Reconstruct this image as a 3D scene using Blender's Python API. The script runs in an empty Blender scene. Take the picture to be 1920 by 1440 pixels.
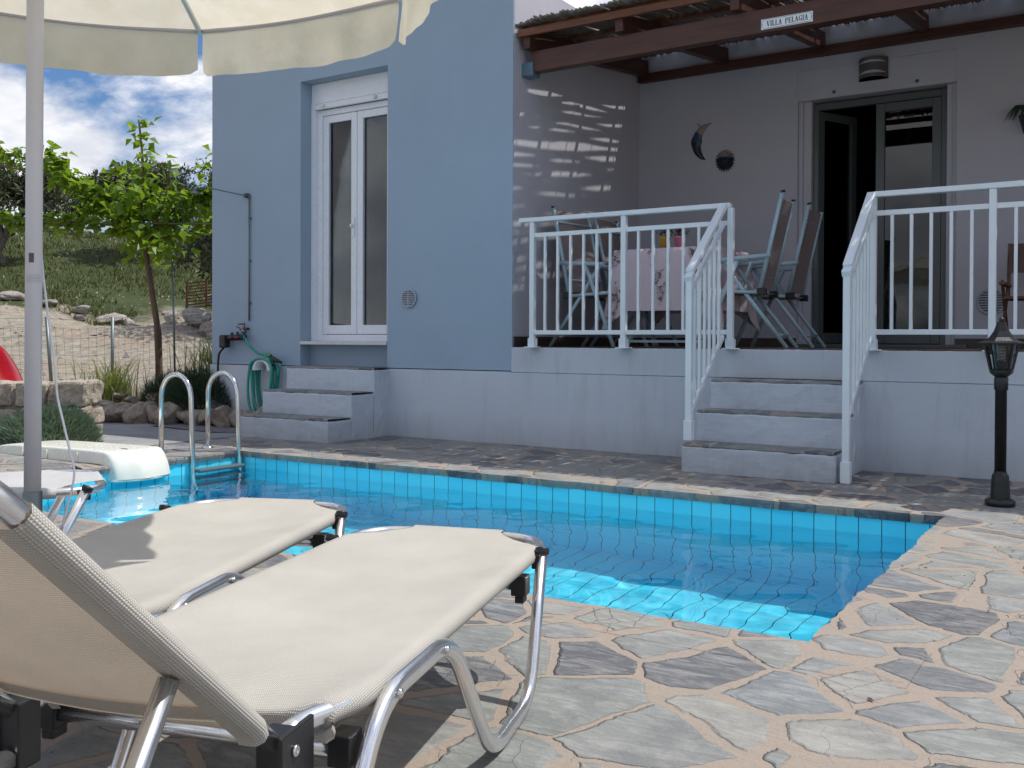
import bpy, bmesh, math, random
from mathutils import Vector, Matrix, noise
R = random.Random(11)
sc = bpy.context.scene
COL = sc.collection
PI = math.pi
rad = math.radians

# ------------------------------------------------------------------ node helpers
def newmat(name):
    m = bpy.data.materials.new(name); m.use_nodes = True
    nt = m.node_tree; nt.nodes.clear()
    out = nt.nodes.new('ShaderNodeOutputMaterial')
    return m, nt, out
def N(nt, typ, ins=None, **kw):
    n = nt.nodes.new(typ)
    for k, v in kw.items(): setattr(n, k, v)
    if ins:
        for k, v in ins.items():
            if isinstance(v, bpy.types.NodeSocket): nt.links.new(v, n.inputs[k])
            else: n.inputs[k].default_value = v
    return n
def c4(c): return (c[0], c[1], c[2], 1.0)
def mathn(nt, op, a, b=None, c=None, clamp=False):
    n = nt.nodes.new('ShaderNodeMath'); n.operation = op; n.use_clamp = clamp
    for i, v in enumerate((a, b, c)):
        if v is None: continue
        if isinstance(v, bpy.types.NodeSocket): nt.links.new(v, n.inputs[i])
        else: n.inputs[i].default_value = v
    return n.outputs[0]
def mixc(nt, fac, a, b, blend='MIX'):
    n = nt.nodes.new('ShaderNodeMix'); n.data_type = 'RGBA'; n.blend_type = blend
    for i, v in ((0, fac), (6, a), (7, b)):
        if isinstance(v, bpy.types.NodeSocket): nt.links.new(v, n.inputs[i])
        else: n.inputs[i].default_value = v if i == 0 else c4(v)
    return n.outputs[2]
def ramp(nt, fac, stops, interp='LINEAR'):
    n = nt.nodes.new('ShaderNodeValToRGB'); nt.links.new(fac, n.inputs[0])
    cr = n.color_ramp; cr.interpolation = interp
    while len(cr.elements) < len(stops): cr.elements.new(0.5)
    for e, (p, c) in zip(cr.elements, stops):
        e.position = p; e.color = c4(c) if not isinstance(c, (int, float)) else (c, c, c, 1)
    return n.outputs[0]
def coords(nt, scale=(1, 1, 1), kind='Object'):
    t = nt.nodes.new('ShaderNodeTexCoord'); m = nt.nodes.new('ShaderNodeMapping')
    m.inputs['Scale'].default_value = scale; nt.links.new(t.outputs[kind], m.inputs[0])
    return m.outputs[0]
def noiset(nt, vec, scale, detail=4, rough=.55, dist=0.0):
    n = N(nt, 'ShaderNodeTexNoise', {'Vector': vec, 'Scale': scale, 'Detail': detail, 'Roughness': rough, 'Distortion': dist})
    return n
def bump(nt, h, strength=.3, dist=.01):
    return N(nt, 'ShaderNodeBump', {'Height': h, 'Strength': strength, 'Distance': dist}).outputs[0]
def bsdf(nt, out, color, rough=.6, metal=0., normal=None, **kw):
    p = nt.nodes.new('ShaderNodeBsdfPrincipled')
    def put(k, v):
        if isinstance(v, bpy.types.NodeSocket): nt.links.new(v, p.inputs[k])
        else: p.inputs[k].default_value = v
    put('Base Color', color if isinstance(color, bpy.types.NodeSocket) else c4(color))
    put('Roughness', rough); put('Metallic', metal)
    if normal is not None: put('Normal', normal)
    for k, v in kw.items(): put(k.replace('_', ' '), v)
    if out is not None: nt.links.new(p.outputs[0], out.inputs[0])
    return p
MATS = {}
def simple(name, color, rough=.6, metal=0., var=.08, vscale=6., bmp=0., bscale=60., **kw):
    """base colour with mottling and a fine bump: no surface is perfectly even"""
    if name in MATS: return MATS[name]
    m, nt, out = newmat(name)
    v = coords(nt)
    n1 = noiset(nt, v, vscale, 5, .6).outputs[0]
    n2 = noiset(nt, v, vscale * 7, 3, .6).outputs[0]
    f = mathn(nt, 'ADD', mathn(nt, 'MULTIPLY', n1, .7), mathn(nt, 'MULTIPLY', n2, .3))
    col = ramp(nt, f, [(.3, tuple(c * (1 - var * 1.6) for c in color)), (.7, tuple(min(1, c * (1 + var)) for c in color))])
    nrm = bump(nt, noiset(nt, v, bscale, 4, .6).outputs[0], bmp, .004) if bmp else None
    r = ramp(nt, n2, [(.3, max(.02, rough - .06)), (.7, min(1, rough + .06))])
    bsdf(nt, out, col, r, metal, nrm, **kw)
    MATS[name] = m
    return m

# ------------------------------------------------------------------ mesh helpers
class MB:
    def __init__(s): s.v = []; s.f = []; s.sm = []
    def add(s, vs, fs, smooth=False, M=None):
        o = len(s.v)
        s.v += [tuple(M @ Vector(p)) for p in vs] if M is not None else [tuple(p) for p in vs]
        s.f += [tuple(i + o for i in f) for f in fs]; s.sm += [smooth] * len(fs)
        return s
    def box(s, x0, x1, y0, y1, z0, z1, M=None):
        if x0 > x1: x0, x1 = x1, x0
        if y0 > y1: y0, y1 = y1, y0
        if z0 > z1: z0, z1 = z1, z0
        vs = [(x, y, z) for z in (z0, z1) for y in (y0, y1) for x in (x0, x1)]
        return s.add(vs, [(0, 2, 3, 1), (4, 5, 7, 6), (0, 1, 5, 4), (2, 6, 7, 3), (0, 4, 6, 2), (1, 3, 7, 5)], False, M)
    def bar(s, a, b, w, h, up=(0, 0, 1)):
        """rectangular bar from a to b; w sideways, h along up"""
        a, b = Vector(a), Vector(b); d = (b - a).normalized(); u = Vector(up)
        sd = d.cross(u).normalized(); u = sd.cross(d).normalized()
        vs = [p + sd * i * w / 2 + u * j * h / 2 for p in (a, b) for i, j in ((-1, -1), (1, -1), (1, 1), (-1, 1))]
        return s.add(vs, [(0, 1, 2, 3), (7, 6, 5, 4), (0, 4, 5, 1), (1, 5, 6, 2), (2, 6, 7, 3), (3, 7, 4, 0)])
    def tube(s, pts, r, n=10, caps=True, sx=1., grooves=0., closed=False):
        pts = [Vector(p) for p in pts]; L = len(pts)
        rr = r if isinstance(r, (list, tuple)) else [r] * L
        t0 = (pts[1] - pts[0]).normalized()
        u = t0.cross(Vector((0, 0, 1)))
        if u.length < .05: u = t0.cross(Vector((0, 1, 0)))
        u.normalize(); vs = []
        for i, p in enumerate(pts):
            if closed: t = (pts[(i + 1) % L] - pts[i - 1])
            elif i == 0: t = pts[1] - p
            elif i == L - 1: t = p - pts[i - 1]
            else: t = pts[i + 1] - pts[i - 1]
            t.normalize(); u = (u - t * u.dot(t)).normalized(); w = t.cross(u)
            for k in range(n):
                a = 2 * PI * k / n; q = rr[i]
                if grooves: q *= 1 - grooves * max(0, math.cos(2 * a)) ** 6
                vs.append(p + u * math.cos(a) * q * sx + w * math.sin(a) * q)
        fs = []
        for i in range(L if closed else L - 1):
            j = (i + 1) % L
            for k in range(n):
                fs.append((i * n + k, i * n + (k + 1) % n, j * n + (k + 1) % n, j * n + k))
        s.add(vs, fs, True)
        if caps and not closed:
            o = len(s.v) - len(vs)
            s.f += [tuple(o + k for k in range(n))[::-1], tuple(o + (L - 1) * n + k for k in range(n))]; s.sm += [False, False]
        return s
    def lathe(s, prof, n=20, M=None, smooth=True, cap=True):
        vs = []; fs = []
        for r, z in prof:
            for k in range(n):
                a = 2 * PI * k / n; vs.append((r * math.cos(a), r * math.sin(a), z))
        for i in range(len(prof) - 1):
            for k in range(n): fs.append((i * n + k, i * n + (k + 1) % n, (i + 1) * n + (k + 1) % n, (i + 1) * n + k))
        if cap: fs += [tuple(range(n))[::-1], tuple((len(prof) - 1) * n + k for k in range(n))]
        return s.add(vs, fs, smooth, M)
    def build(s, name, m, parent=None, loc=None, bevel=0., autos=False):
        me = bpy.data.meshes.new(name); me.from_pydata([tuple(v) for v in s.v], [], s.f)
        me.polygons.foreach_set('use_smooth', s.sm); me.update()
        if isinstance(m, (list, tuple)):
            for q in m: me.materials.append(q)
        else: me.materials.append(m)
        o = bpy.data.objects.new(name, me); COL.objects.link(o)
        if parent is not None: o.parent = parent
        if loc: o.location = loc
        if bevel:
            b = o.modifiers.new('bevel', 'BEVEL'); b.width = bevel; b.segments = 2; b.limit_method = 'ANGLE'
        return o
def fillet(pts, r, n=5):
    pts = [Vector(p) for p in pts]; out = [pts[0]]
    for i in range(1, len(pts) - 1):
        a, b, c = pts[i - 1], pts[i], pts[i + 1]
        d1 = (a - b); d2 = (c - b); k = min(r, d1.length * .48, d2.length * .48)
        p1 = b + d1.normalized() * k; p2 = b + d2.normalized() * k
        for j in range(n + 1):
            t = j / n; out.append((1 - t) ** 2 * p1 + 2 * t * (1 - t) * b + t * t * p2)
    out.append(pts[-1]); return out
def tag(o, label=None, cat=None, group=None, kind=None):
    if label: o['label'] = label
    if cat: o['category'] = cat
    if group: o['group'] = group
    if kind: o['kind'] = kind
    return o
def thing(name, label, cat, loc=(0, 0, 0), rz=0., group=None):
    o = bpy.data.objects.new(name, None); COL.objects.link(o); o.empty_display_size = .1
    o.location = loc; o.rotation_euler = (0, 0, rz)
    return tag(o, label, cat, group)
def copy_tree(o, parent=None):
    c = o.copy(); COL.objects.link(c)
    if parent is not None: c.parent = parent
    for ch in list(o.children): copy_tree(ch, c)
    return c
def fract(v, s=1.): return noise.noise(Vector(v) * s)

# ------------------------------------------------------------------ materials
def plaster(name, color, stain=.12, top=None):
    m, nt, out = newmat(name)
    v = coords(nt)
    n1 = noiset(nt, v, 1.2, 4, .55).outputs[0]
    n2 = noiset(nt, coords(nt, (4, 4, .5)), 1.9, 6, .7, .3).outputs[0]          # vertical rain streaks
    n3 = noiset(nt, v, .9, 4, .6).outputs[0]
    sp = mathn(nt, 'MULTIPLY', ramp(nt, n2, [(.5, 0.), (.85, 1.)]), ramp(nt, n3, [(.42, 0.), (.62, 1.)]))
    base = mixc(nt, ramp(nt, n1, [(.3, 0.), (.7, 1.)]), tuple(c * .93 for c in color), color)
    col = mixc(nt, mathn(nt, 'MULTIPLY', sp, stain), base, (color[0] * .62, color[1] * .56, color[2] * .5))
    z_ = N(nt, 'ShaderNodeSeparateXYZ', {0: v}).outputs[2]
    low = mathn(nt, 'MULTIPLY', ramp(nt, mathn(nt, 'ADD', z_, mathn(nt, 'MULTIPLY', n3, .35)), [(.14, 1.), (.42, 0.)]), mathn(nt, 'MULTIPLY', n2, stain * .9))
    col = mixc(nt, low, col, (color[0] * .55, color[1] * .48, color[2] * .42))
    pit = ramp(nt, noiset(nt, v, 46, 2, .5).outputs[0], [(.70, 0.), (.76, 1.)])
    col = mixc(nt, mathn(nt, 'MULTIPLY', pit, .16), col, tuple(c * .5 for c in color))
    h = mathn(nt, 'ADD', noiset(nt, v, 150, 3, .65).outputs[0], mathn(nt, 'ADD', mathn(nt, 'MULTIPLY', noiset(nt, v, 4.5, 4, .55).outputs[0], 3.0), mathn(nt, 'MULTIPLY', pit, -1.)))
    bsdf(nt, out, col, .85, 0, bump(nt, h, .34, .006))
    return m
M_wing = plaster('blue_plaster', (.325, .42, .52), .14)
M_white = plaster('white_plaster', (.545, .60, .66), .9)
M_step = plaster('step_plaster', (.545, .595, .655), 1.)
M_back = plaster('terrace_plaster', (.53, .525, .575), .15)

def stone_paving(name, scale, mortar=(.325, .265, .215), gap=.035, dark=.2, warp=.055, light=.66):
    m, nt, out = newmat(name)
    v = coords(nt)
    wn = noiset(nt, v, 2.2, 3, .5)
    w2 = noiset(nt, v, 26, 3, .6)
    def off(src, amt):
        s = N(nt, 'ShaderNodeVectorMath', {0: src.outputs[1], 1: (.5, .5, .5)}, operation='SUBTRACT').outputs[0]
        return N(nt, 'ShaderNodeVectorMath', {0: s, 'Scale': amt}, operation='SCALE').outputs[0]
    a = N(nt, 'ShaderNodeVectorMath', {0: v, 1: off(wn, warp * 2)}, operation='ADD').outputs[0]
    a = N(nt, 'ShaderNodeVectorMath', {0: a, 1: off(w2, .022)}, operation='ADD').outputs[0]
    a = N(nt, 'ShaderNodeVectorMath', {0: a, 1: (1, 1, 0)}, operation='MULTIPLY').outputs[0]
    ve = N(nt, 'ShaderNodeTexVoronoi', {'Vector': a, 'Scale': scale, 'Randomness': 1.}, feature='DISTANCE_TO_EDGE').outputs['Distance']
    vc = N(nt, 'ShaderNodeTexVoronoi', {'Vector': a, 'Scale': scale, 'Randomness': 1.}, feature='F1')
    sep = N(nt, 'ShaderNodeSeparateColor', {0: vc.outputs['Color']})
    rnd, rnd2, rnd3 = sep.outputs
    stone = ramp(nt, rnd, [(0., (.095 * light, .10 * light, .118 * light)), (dark * .7, (.14 * light, .15 * light, .165 * light)), (dark + .03, (.235 * light, .262 * light, .28 * light)), (.5, (.33 * light, .335 * light, .33 * light)),
                           (.75, (.27 * light, .295 * light, .275 * light)), (1., (.40 * light, .385 * light, .35 * light))])
    # slate veining, stretched differently in each stone
    st = noiset(nt, coords(nt, (3.2, 11, 3)), 2.6, 8, .66, 1.2).outputs[0]
    mot = noiset(nt, v, 5.5, 7, .68).outputs[0]
    stone = mixc(nt, mathn(nt, 'MULTIPLY', ramp(nt, st, [(.44, 0.), (.62, 1.)]), .42), stone, (.43, .42, .40))
    stone = mixc(nt, mathn(nt, 'MULTIPLY', ramp(nt, mot, [(.38, 1.), (.55, 0.)]), .5), stone, (.12, .125, .132))
    crack = ramp(nt, N(nt, 'ShaderNodeTexVoronoi', {'Vector': a, 'Scale': scale * 1.9, 'Randomness': 1.}, feature='DISTANCE_TO_EDGE').outputs['Distance'], [(.0, 1.), (.008, 0.)])
    crack = mathn(nt, 'MULTIPLY', crack, ramp(nt, rnd3, [(.72, 0.), (.9, .45)]))
    stone = mixc(nt, crack, stone, (.08, .08, .08))
    rust = mathn(nt, 'MULTIPLY', ramp(nt, noiset(nt, v, 2.1, 5, .6).outputs[0], [(.55, 0.), (.7, 1.)]), ramp(nt, rnd2, [(.42, 0.), (.8, .6)]))
    stone = mixc(nt, rust, stone, (.30, .255, .19))
    fleck = ramp(nt, noiset(nt, v, 95, 4, .75).outputs[0], [(.62, 0.), (.75, 1.)])
    stone = mixc(nt, mathn(nt, 'MULTIPLY', fleck, .35), stone, (.62, .6, .57))
    gw = mathn(nt, 'MULTIPLY', mathn(nt, 'MULTIPLY', mathn(nt, 'ADD', .45, rnd3), gap), ramp(nt, noiset(nt, v, 3.3, 4, .65).outputs[0], [(.36, .35), (.68, 1.)]))
    gw = mathn(nt, 'MULTIPLY', gw, 1.45)          # each stone its own shrinkage
    edge = mathn(nt, 'SUBTRACT', ve, gw)
    mask = mathn(nt, 'SMOOTH_MIN', mathn(nt, 'MULTIPLY', edge, 90., None, True), 1., .1, True)
    sand = mixc(nt, noiset(nt, v, 160, 4, .7).outputs[0], tuple(c * .72 for c in mortar), tuple(min(1, c * 1.3) for c in mortar))
    sand = mixc(nt, mathn(nt, 'MULTIPLY', ramp(nt, noiset(nt, v, 3, 5, .65).outputs[0], [(.4, 0.), (.68, 1.)]), .4), sand, (.27, .25, .225))
    col = mixc(nt, mask, sand, stone)
    h = mathn(nt, 'ADD', mathn(nt, 'MULTIPLY', mathn(nt, 'MINIMUM', mathn(nt, 'MAXIMUM', edge, 0.), .03), 17.),
              mathn(nt, 'ADD', mathn(nt, 'MULTIPLY', st, .45), mathn(nt, 'MULTIPLY', noiset(nt, v, 60, 6, .7).outputs[0], .35)))
    h = mathn(nt, 'ADD', h, mathn(nt, 'MULTIPLY', rnd2, mathn(nt, 'MULTIPLY', mask, .5)))
    h = mathn(nt, 'SUBTRACT', h, mathn(nt, 'MULTIPLY', crack, .6))
    bsdf(nt, out, col, ramp(nt, mot, [(.3, .55), (.7, .85)]), 0, bump(nt, h, 1., .013))
    return m
M_deck = stone_paving('crazy_paving', 3.9, gap=.064, dark=.34, light=.74)
M_coping = stone_paving('coping_stone', 3.0, gap=.022, dark=.02, warp=.12, light=.80)
M_tread = stone_paving('slate_tread', 2.6, gap=.02, dark=.3, light=.85)

def pool_tile():
    m, nt, out = newmat('pool_tile')
    tc = nt.nodes.new('ShaderNodeTexCoord'); ge = nt.nodes.new('ShaderNodeNewGeometry')
    P = N(nt, 'ShaderNodeSeparateXYZ', {0: tc.outputs['Object']}).outputs
    Nn = N(nt, 'ShaderNodeSeparateXYZ', {0: ge.outputs['Normal']}).outputs
    ax = mathn(nt, 'ABSOLUTE', Nn[0]); az = mathn(nt, 'ABSOLUTE', Nn[2])
    isx = mathn(nt, 'GREATER_THAN', ax, .5); isz = mathn(nt, 'GREATER_THAN', az, .5)
    # u: x on y-walls and the floor, y on x-walls ; w: z on walls, y on the floor
    u = mathn(nt, 'ADD', mathn(nt, 'MULTIPLY', P[0], mathn(nt, 'SUBTRACT', 1., isx)), mathn(nt, 'MULTIPLY', P[1], isx))
    w = mathn(nt, 'ADD', mathn(nt, 'MULTIPLY', P[2], mathn(nt, 'SUBTRACT', 1., isz)), mathn(nt, 'MULTIPLY', P[1], isz))
    def line(x, step, gw, o=0.):
        f = mathn(nt, 'FRACT', mathn(nt, 'DIVIDE', mathn(nt, 'ADD', x, 50. + o), step))
        d = mathn(nt, 'ABSOLUTE', mathn(nt, 'SUBTRACT', f, .5))
        return mathn(nt, 'GREATER_THAN', d, .5 - gw / step / 2)
    g = mathn(nt, 'MAXIMUM', line(u, .1125, .0045), mathn(nt, 'MULTIPLY', line(w, .24, .0035, .185), .55))
    cx = mathn(nt, 'FLOOR', mathn(nt, 'DIVIDE', mathn(nt, 'ADD', u, 50.), .1125)); cw = mathn(nt, 'FLOOR', mathn(nt, 'DIVIDE', mathn(nt, 'ADD', w, 50.185), .24))
    cv = N(nt, 'ShaderNodeCombineXYZ', {0: cx, 1: cw}).outputs[0]
    wn = N(nt, 'ShaderNodeTexWhiteNoise', {'Vector': cv}).outputs[0]
    base = mixc(nt, wn, (.085, .75, .98), (.13, .81, .99))
    col = mixc(nt, g, base, (.015, .05, .08))
    bsdf(nt, out, col, .22, 0, None)
    return m
M_tile = pool_tile()

def water_mat():
    m, nt, out = newmat('pool_water')
    v = coords(nt)
    h = mathn(nt, 'ADD', noiset(nt, v, 5.5, 2, .5, .4).outputs[0], mathn(nt, 'MULTIPLY', noiset(nt, v, 14, 2, .5).outputs[0], .3))
    p = bsdf(nt, out, (1., 1., 1.), 0., 0, None, IOR=1.33)
    p.inputs['Transmission Weight'].default_value = 1.
    return m
M_water = water_mat()

def mesh_fabric(name, color, dark, transl=.25):
    m, nt, out = newmat(name)
    tc = nt.nodes.new('ShaderNodeTexCoord'); uv = tc.outputs['UV']
    s = N(nt, 'ShaderNodeSeparateXYZ', {0: uv}).outputs
    a = mathn(nt, 'SINE', mathn(nt, 'MULTIPLY', s[0], 2 * PI / .0036)); b = mathn(nt, 'SINE', mathn(nt, 'MULTIPLY', s[1], 2 * PI / .0046))
    g = mathn(nt, 'MULTIPLY', mathn(nt, 'ADD', a, 1.), mathn(nt, 'ADD', b, 1.2))
    f = ramp(nt, mathn(nt, 'MULTIPLY', g, .25), [(.02, 0.), (.35, 1.)])
    v = coords(nt)
    soil = ramp(nt, noiset(nt, v, 3.5, 5, .65).outputs[0], [(.35, .86), (.65, 1.)])
    col = mixc(nt, f, dark, color); col = mixc(nt, 1., col, soil, 'MULTIPLY')
    nb = bump(nt, g, .4, .0009)
    p = bsdf(nt, None, col, .6, 0, nb)
    t = N(nt, 'ShaderNodeBsdfTranslucent', {'Color': mixc(nt, 1., col, (1., .82, .66), 'MULTIPLY'), 'Normal': nb})
    mx = N(nt, 'ShaderNodeMixShader', {0: transl, 1: p.outputs[0], 2: t.outputs[0]})
    nt.links.new(mx.outputs[0], out.inputs[0])
    return m
M_fab = mesh_fabric('cream_mesh_fabric', (.72, .70, .64), (.48, .44, .38), .22)
M_fab_w = mesh_fabric('white_mesh_fabric', (.72, .72, .72), (.55, .55, .55), .2)

def canvas():
    m, nt, out = newmat('cream_canvas')
    v = coords(nt)
    n1 = noiset(nt, v, 7, 5, .6).outputs[0]
    col = ramp(nt, n1, [(.35, (.76, .70, .56)), (.65, (.84, .79, .67))])
    h = mathn(nt, 'ADD', noiset(nt, v, 9, 4, .6, .6).outputs[0], mathn(nt, 'MULTIPLY', noiset(nt, v, 420, 2).outputs[0], .06))
    nb = bump(nt, h, .22, .012)
    d = bsdf(nt, None, col, .8, 0, nb)
    t = N(nt, 'ShaderNodeBsdfTranslucent', {'Color': col, 'Normal': nb})
    mx = N(nt, 'ShaderNodeMixShader', {0: .45, 1: d.outputs[0], 2: t.outputs[0]})
    nt.links.new(mx.outputs[0], out.inputs[0]); return m
M_canvas = canvas()
def alu(name, color=(.80, .80, .80), rough=.24):
    m, nt, out = newmat(name)
    v = coords(nt)
    n = noiset(nt, coords(nt, (1, 1, 1)), 9, 5, .6).outputs[0]
    n2 = noiset(nt, v, 260, 3, .6).outputs[0]
    bsdf(nt, out, ramp(nt, n, [(.3, tuple(c * .95 for c in color)), (.7, color)]), ramp(nt, n, [(.3, rough * .85), (.7, rough * 1.15)]), .95, bump(nt, n2, .015, .001))
    return m
M_alu = alu('brushed_aluminium'); M_steel = alu('polished_steel', (.70, .70, .68), .12)
M_galv = alu('galvanised_steel', (.20, .235, .235), .55)
M_black = simple('black_plastic', (.012, .012, .013), .35, bmp=.1, bscale=200)
M_iron = simple('black_painted_metal', (.012, .013, .014), .32, var=.25, bmp=.25, bscale=90)
M_paint = simple('white_paint_metal', (.74, .80, .83), .35, var=.04, bmp=.05)
M_pole = simple('white_pole_enamel', (.62, .62, .66), .35, var=.04)
M_pvc = simple('white_pvc', (.78, .80, .84), .3, var=.03)
M_frameg = simple('grey_door_frame', (.085, .10, .10), .35, var=.04)
M_chair = simple('pale_blue_enamel', (.36, .50, .56), .3, var=.05)
M_sling = simple('taupe_sling', (.26, .21, .20), .75, var=.08, bmp=.3, bscale=350)
M_cover = simple('ivory_plastic', (.78, .77, .68), .25, var=.05)
M_wood = None
def wood(name, col, rough=.5):
    m, nt, out = newmat(name)
    v = coords(nt, (1.3, 12, 12)); n = noiset(nt, v, 2.2, 7, .65, .5).outputs[0]
    c = ramp(nt, n, [(.3, tuple(q * .5 for q in col)), (.6, col), (.8, tuple(q * 1.35 for q in col))])
    bsdf(nt, out, c, rough, 0, bump(nt, n, .35, .004)); return m
M_wood = wood('stained_pine', (.085, .028, .016))
M_wood_o = wood('orange_pine', (.17, .055, .02))
M_bark = simple('tree_bark', (.15, .095, .065), .9, var=.35, vscale=14, bmp=.9, bscale=40)
M_obark = simple('olive_bark', (.13, .115, .095), .95, var=.4, vscale=6, bmp=1., bscale=25)
M_cane = simple('dry_reed', (.19, .15, .12), .75, var=.35, vscale=22, bmp=.3)
M_skirt = simple('brown_skirting_tile', (.05, .035, .03), .4, var=.2)
M_floor = simple('terracotta_floor', (.16, .09, .06), .5, var=.2)
M_hose = simple('green_hose', (.02, .30, .24), .35, var=.15)
M_brass = simple('tarnished_brass', (.16, .09, .06), .4, .6, var=.3)
M_rust = simple('rusty_iron', (.16, .075, .045), .85, var=.5, vscale=9, bmp=.5)
M_conc = simple('grey_concrete', (.27, .27, .27), .9, var=.18, vscale=2.5, bmp=.5, bscale=70)
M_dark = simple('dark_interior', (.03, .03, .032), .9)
M_red = simple('glossy_red', (.36, .006, .012), .18, var=.15)
M_curtain = simple('beige_curtain', (.24, .22, .21), .9, var=.08)
def rockmat(name, a, b, sc_=3.):
    m, nt, out = newmat(name)
    v = coords(nt)
    n = noiset(nt, v, sc_, 8, .68).outputs[0]
    oi = nt.nodes.new('ShaderNodeObjectInfo').outputs['Random']
    n2 = noiset(nt, v, sc_ * 8, 6, .7).outputs[0]
    c = ramp(nt, n, [(.32, a), (.52, b), (.7, tuple(min(1, q * 1.3) for q in b))])
    c = mixc(nt, mathn(nt, 'MULTIPLY', ramp(nt, n2, [(.35, 1.), (.5, 0.)]), .6), c, tuple(q * .5 for q in a))
    c = mixc(nt, mathn(nt, 'MULTIPLY', oi, .3), c, (.36, .23, .15))
    bsdf(nt, out, c, .92, 0, bump(nt, mathn(nt, 'ADD', n, mathn(nt, 'MULTIPLY', n2, .5)), 1., .03)); return m
M_rock = rockmat('limestone', (.26, .20, .15), (.50, .44, .36), 5.)
M_boulder = rockmat('grey_boulder', (.17, .16, .15), (.36, .345, .33), 2.5)
M_wallrock = rockmat('wall_stone', (.30, .25, .19), (.56, .52, .44), 6.)

def leafmat(name, a, b, transl=.4, rough=.45):
    m, nt, out = newmat(name)
    ge = nt.nodes.new('ShaderNodeNewGeometry')
    r = ge.outputs['Random Per Island']
    n = noiset(nt, coords(nt), 1.6, 3, .5).outputs[0]
    f = mathn(nt, 'ADD', mathn(nt, 'MULTIPLY', r, .6), mathn(nt, 'MULTIPLY', ramp(nt, n, [(.35, 0.), (.65, 1.)]), .4))
    col = mixc(nt, f, a, b)
    p = bsdf(nt, None, col, rough)
    t = N(nt, 'ShaderNodeBsdfTranslucent', {'Color': mixc(nt, .45, col, (min(1, b[0] * 2.2), min(1, b[1] * 2.0), b[2] * .7))})
    mx = N(nt, 'ShaderNodeMixShader', {0: transl, 1: p.outputs[0], 2: t.outputs[0]})
    nt.links.new(mx.outputs[0], out.inputs[0]); return m
M_mulb = leafmat('mulberry_leaf', (.055, .13, .012), (.20, .32, .03), .5)
M_olive = leafmat('olive_leaf', (.024, .036, .014), (.085, .105, .055), .15, .6)
M_santo = leafmat('grey_green_leaf', (.06, .11, .075), (.17, .24, .18), .2)
M_bushd = leafmat('dark_bush_leaf', (.02, .045, .022), (.05, .09, .05), .15)
M_blade = leafmat('grass_blade', (.07, .12, .025), (.24, .27, .09), .35)
M_yell = leafmat('yellow_green_leaf', (.16, .22, .02), (.34, .38, .04), .5)
M_field = leafmat('field_grass', (.028, .052, .007), (.12, .125, .03), .2)

# ------------------------------------------------------------------ terrain
DX, DY = -.82, .572
def terr(x, y):
    t = x * DX + y * DY; s = x * DY - y * DX * 1.0
    pr = [(-50, 0), (11.3, 0), (13, .0), (17, .05), (24, .55), (30, 1.45), (33, 2.3), (45, 5.1), (60, 6.9), (90, 8.6), (160, 12), (400, 18)]
    z = pr[-1][1]
    for (a, za), (b, zb) in zip(pr, pr[1:]):
        if t <= b:
            k = (t - a) / (b - a); k = max(0, k); z = za + (zb - za) * k; break
    if t > 12:
        k = min(1, (t - 12) / 8)
        z += k * (.30 * fract((x, y, 0), .35) + .13 * fract((x, y, 3), 1.3) + .05 * fract((x, y, 7), 4.))
    # grey spoil heap at the far left
    hx, hy = -24.6, 13.3
    z += .75 * math.exp(-(((x - hx) ** 2 + (y - hy) ** 2) / 3.5))
    return z
def ground_mat():
    m, nt, out = newmat('ground_earth')
    v = coords(nt); P = N(nt, 'ShaderNodeSeparateXYZ', {0: v}).outputs
    t = mathn(nt, 'ADD', mathn(nt, 'MULTIPLY', P[0], DX), mathn(nt, 'MULTIPLY', P[1], DY))
    n = noiset(nt, v, .7, 6, .65).outputs[0]; n2 = noiset(nt, v, 5, 8, .72).outputs[0]
    earth = ramp(nt, n2, [(.3, (.17, .14, .105)), (.48, (.30, .265, .21)), (.62, (.37, .33, .265)), (.75, (.47, .45, .40))])
    earth = mixc(nt, ramp(nt, n, [(.5, 0.), (.68, .6)]), earth, (.33, .22, .14))
    # wheel ruts across the bare ground
    wv = N(nt, 'ShaderNodeTexWave', {'Vector': coords(nt, (1, 1.6, 1)), 'Scale': 1.1, 'Distortion': 5., 'Detail': 4.}).outputs[0]
    earth = mixc(nt, mathn(nt, 'MULTIPLY', ramp(nt, wv, [(.0, 1.), (.35, 0.)]), .35), earth, (.2, .16, .12))
    grass = ramp(nt, n2, [(.3, (.025, .045, .008)), (.6, (.05, .066, .014)), (.75, (.13, .115, .045))])
    f = ramp(nt, mathn(nt, 'ADD', mathn(nt, 'DIVIDE', mathn(nt, 'SUBTRACT', t, 29.), 6.), mathn(nt, 'MULTIPLY', mathn(nt, 'SUBTRACT', n, .5), .9)), [(.1, 0.), (.35, 1.)])
    col = mixc(nt, f, earth, grass)
    h = mathn(nt, 'ADD', n2, mathn(nt, 'MULTIPLY', noiset(nt, v, 30, 5, .7).outputs[0], .4))
    bsdf(nt, out, col, .95, 0, bump(nt, h, 1., .06)); return m
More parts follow.
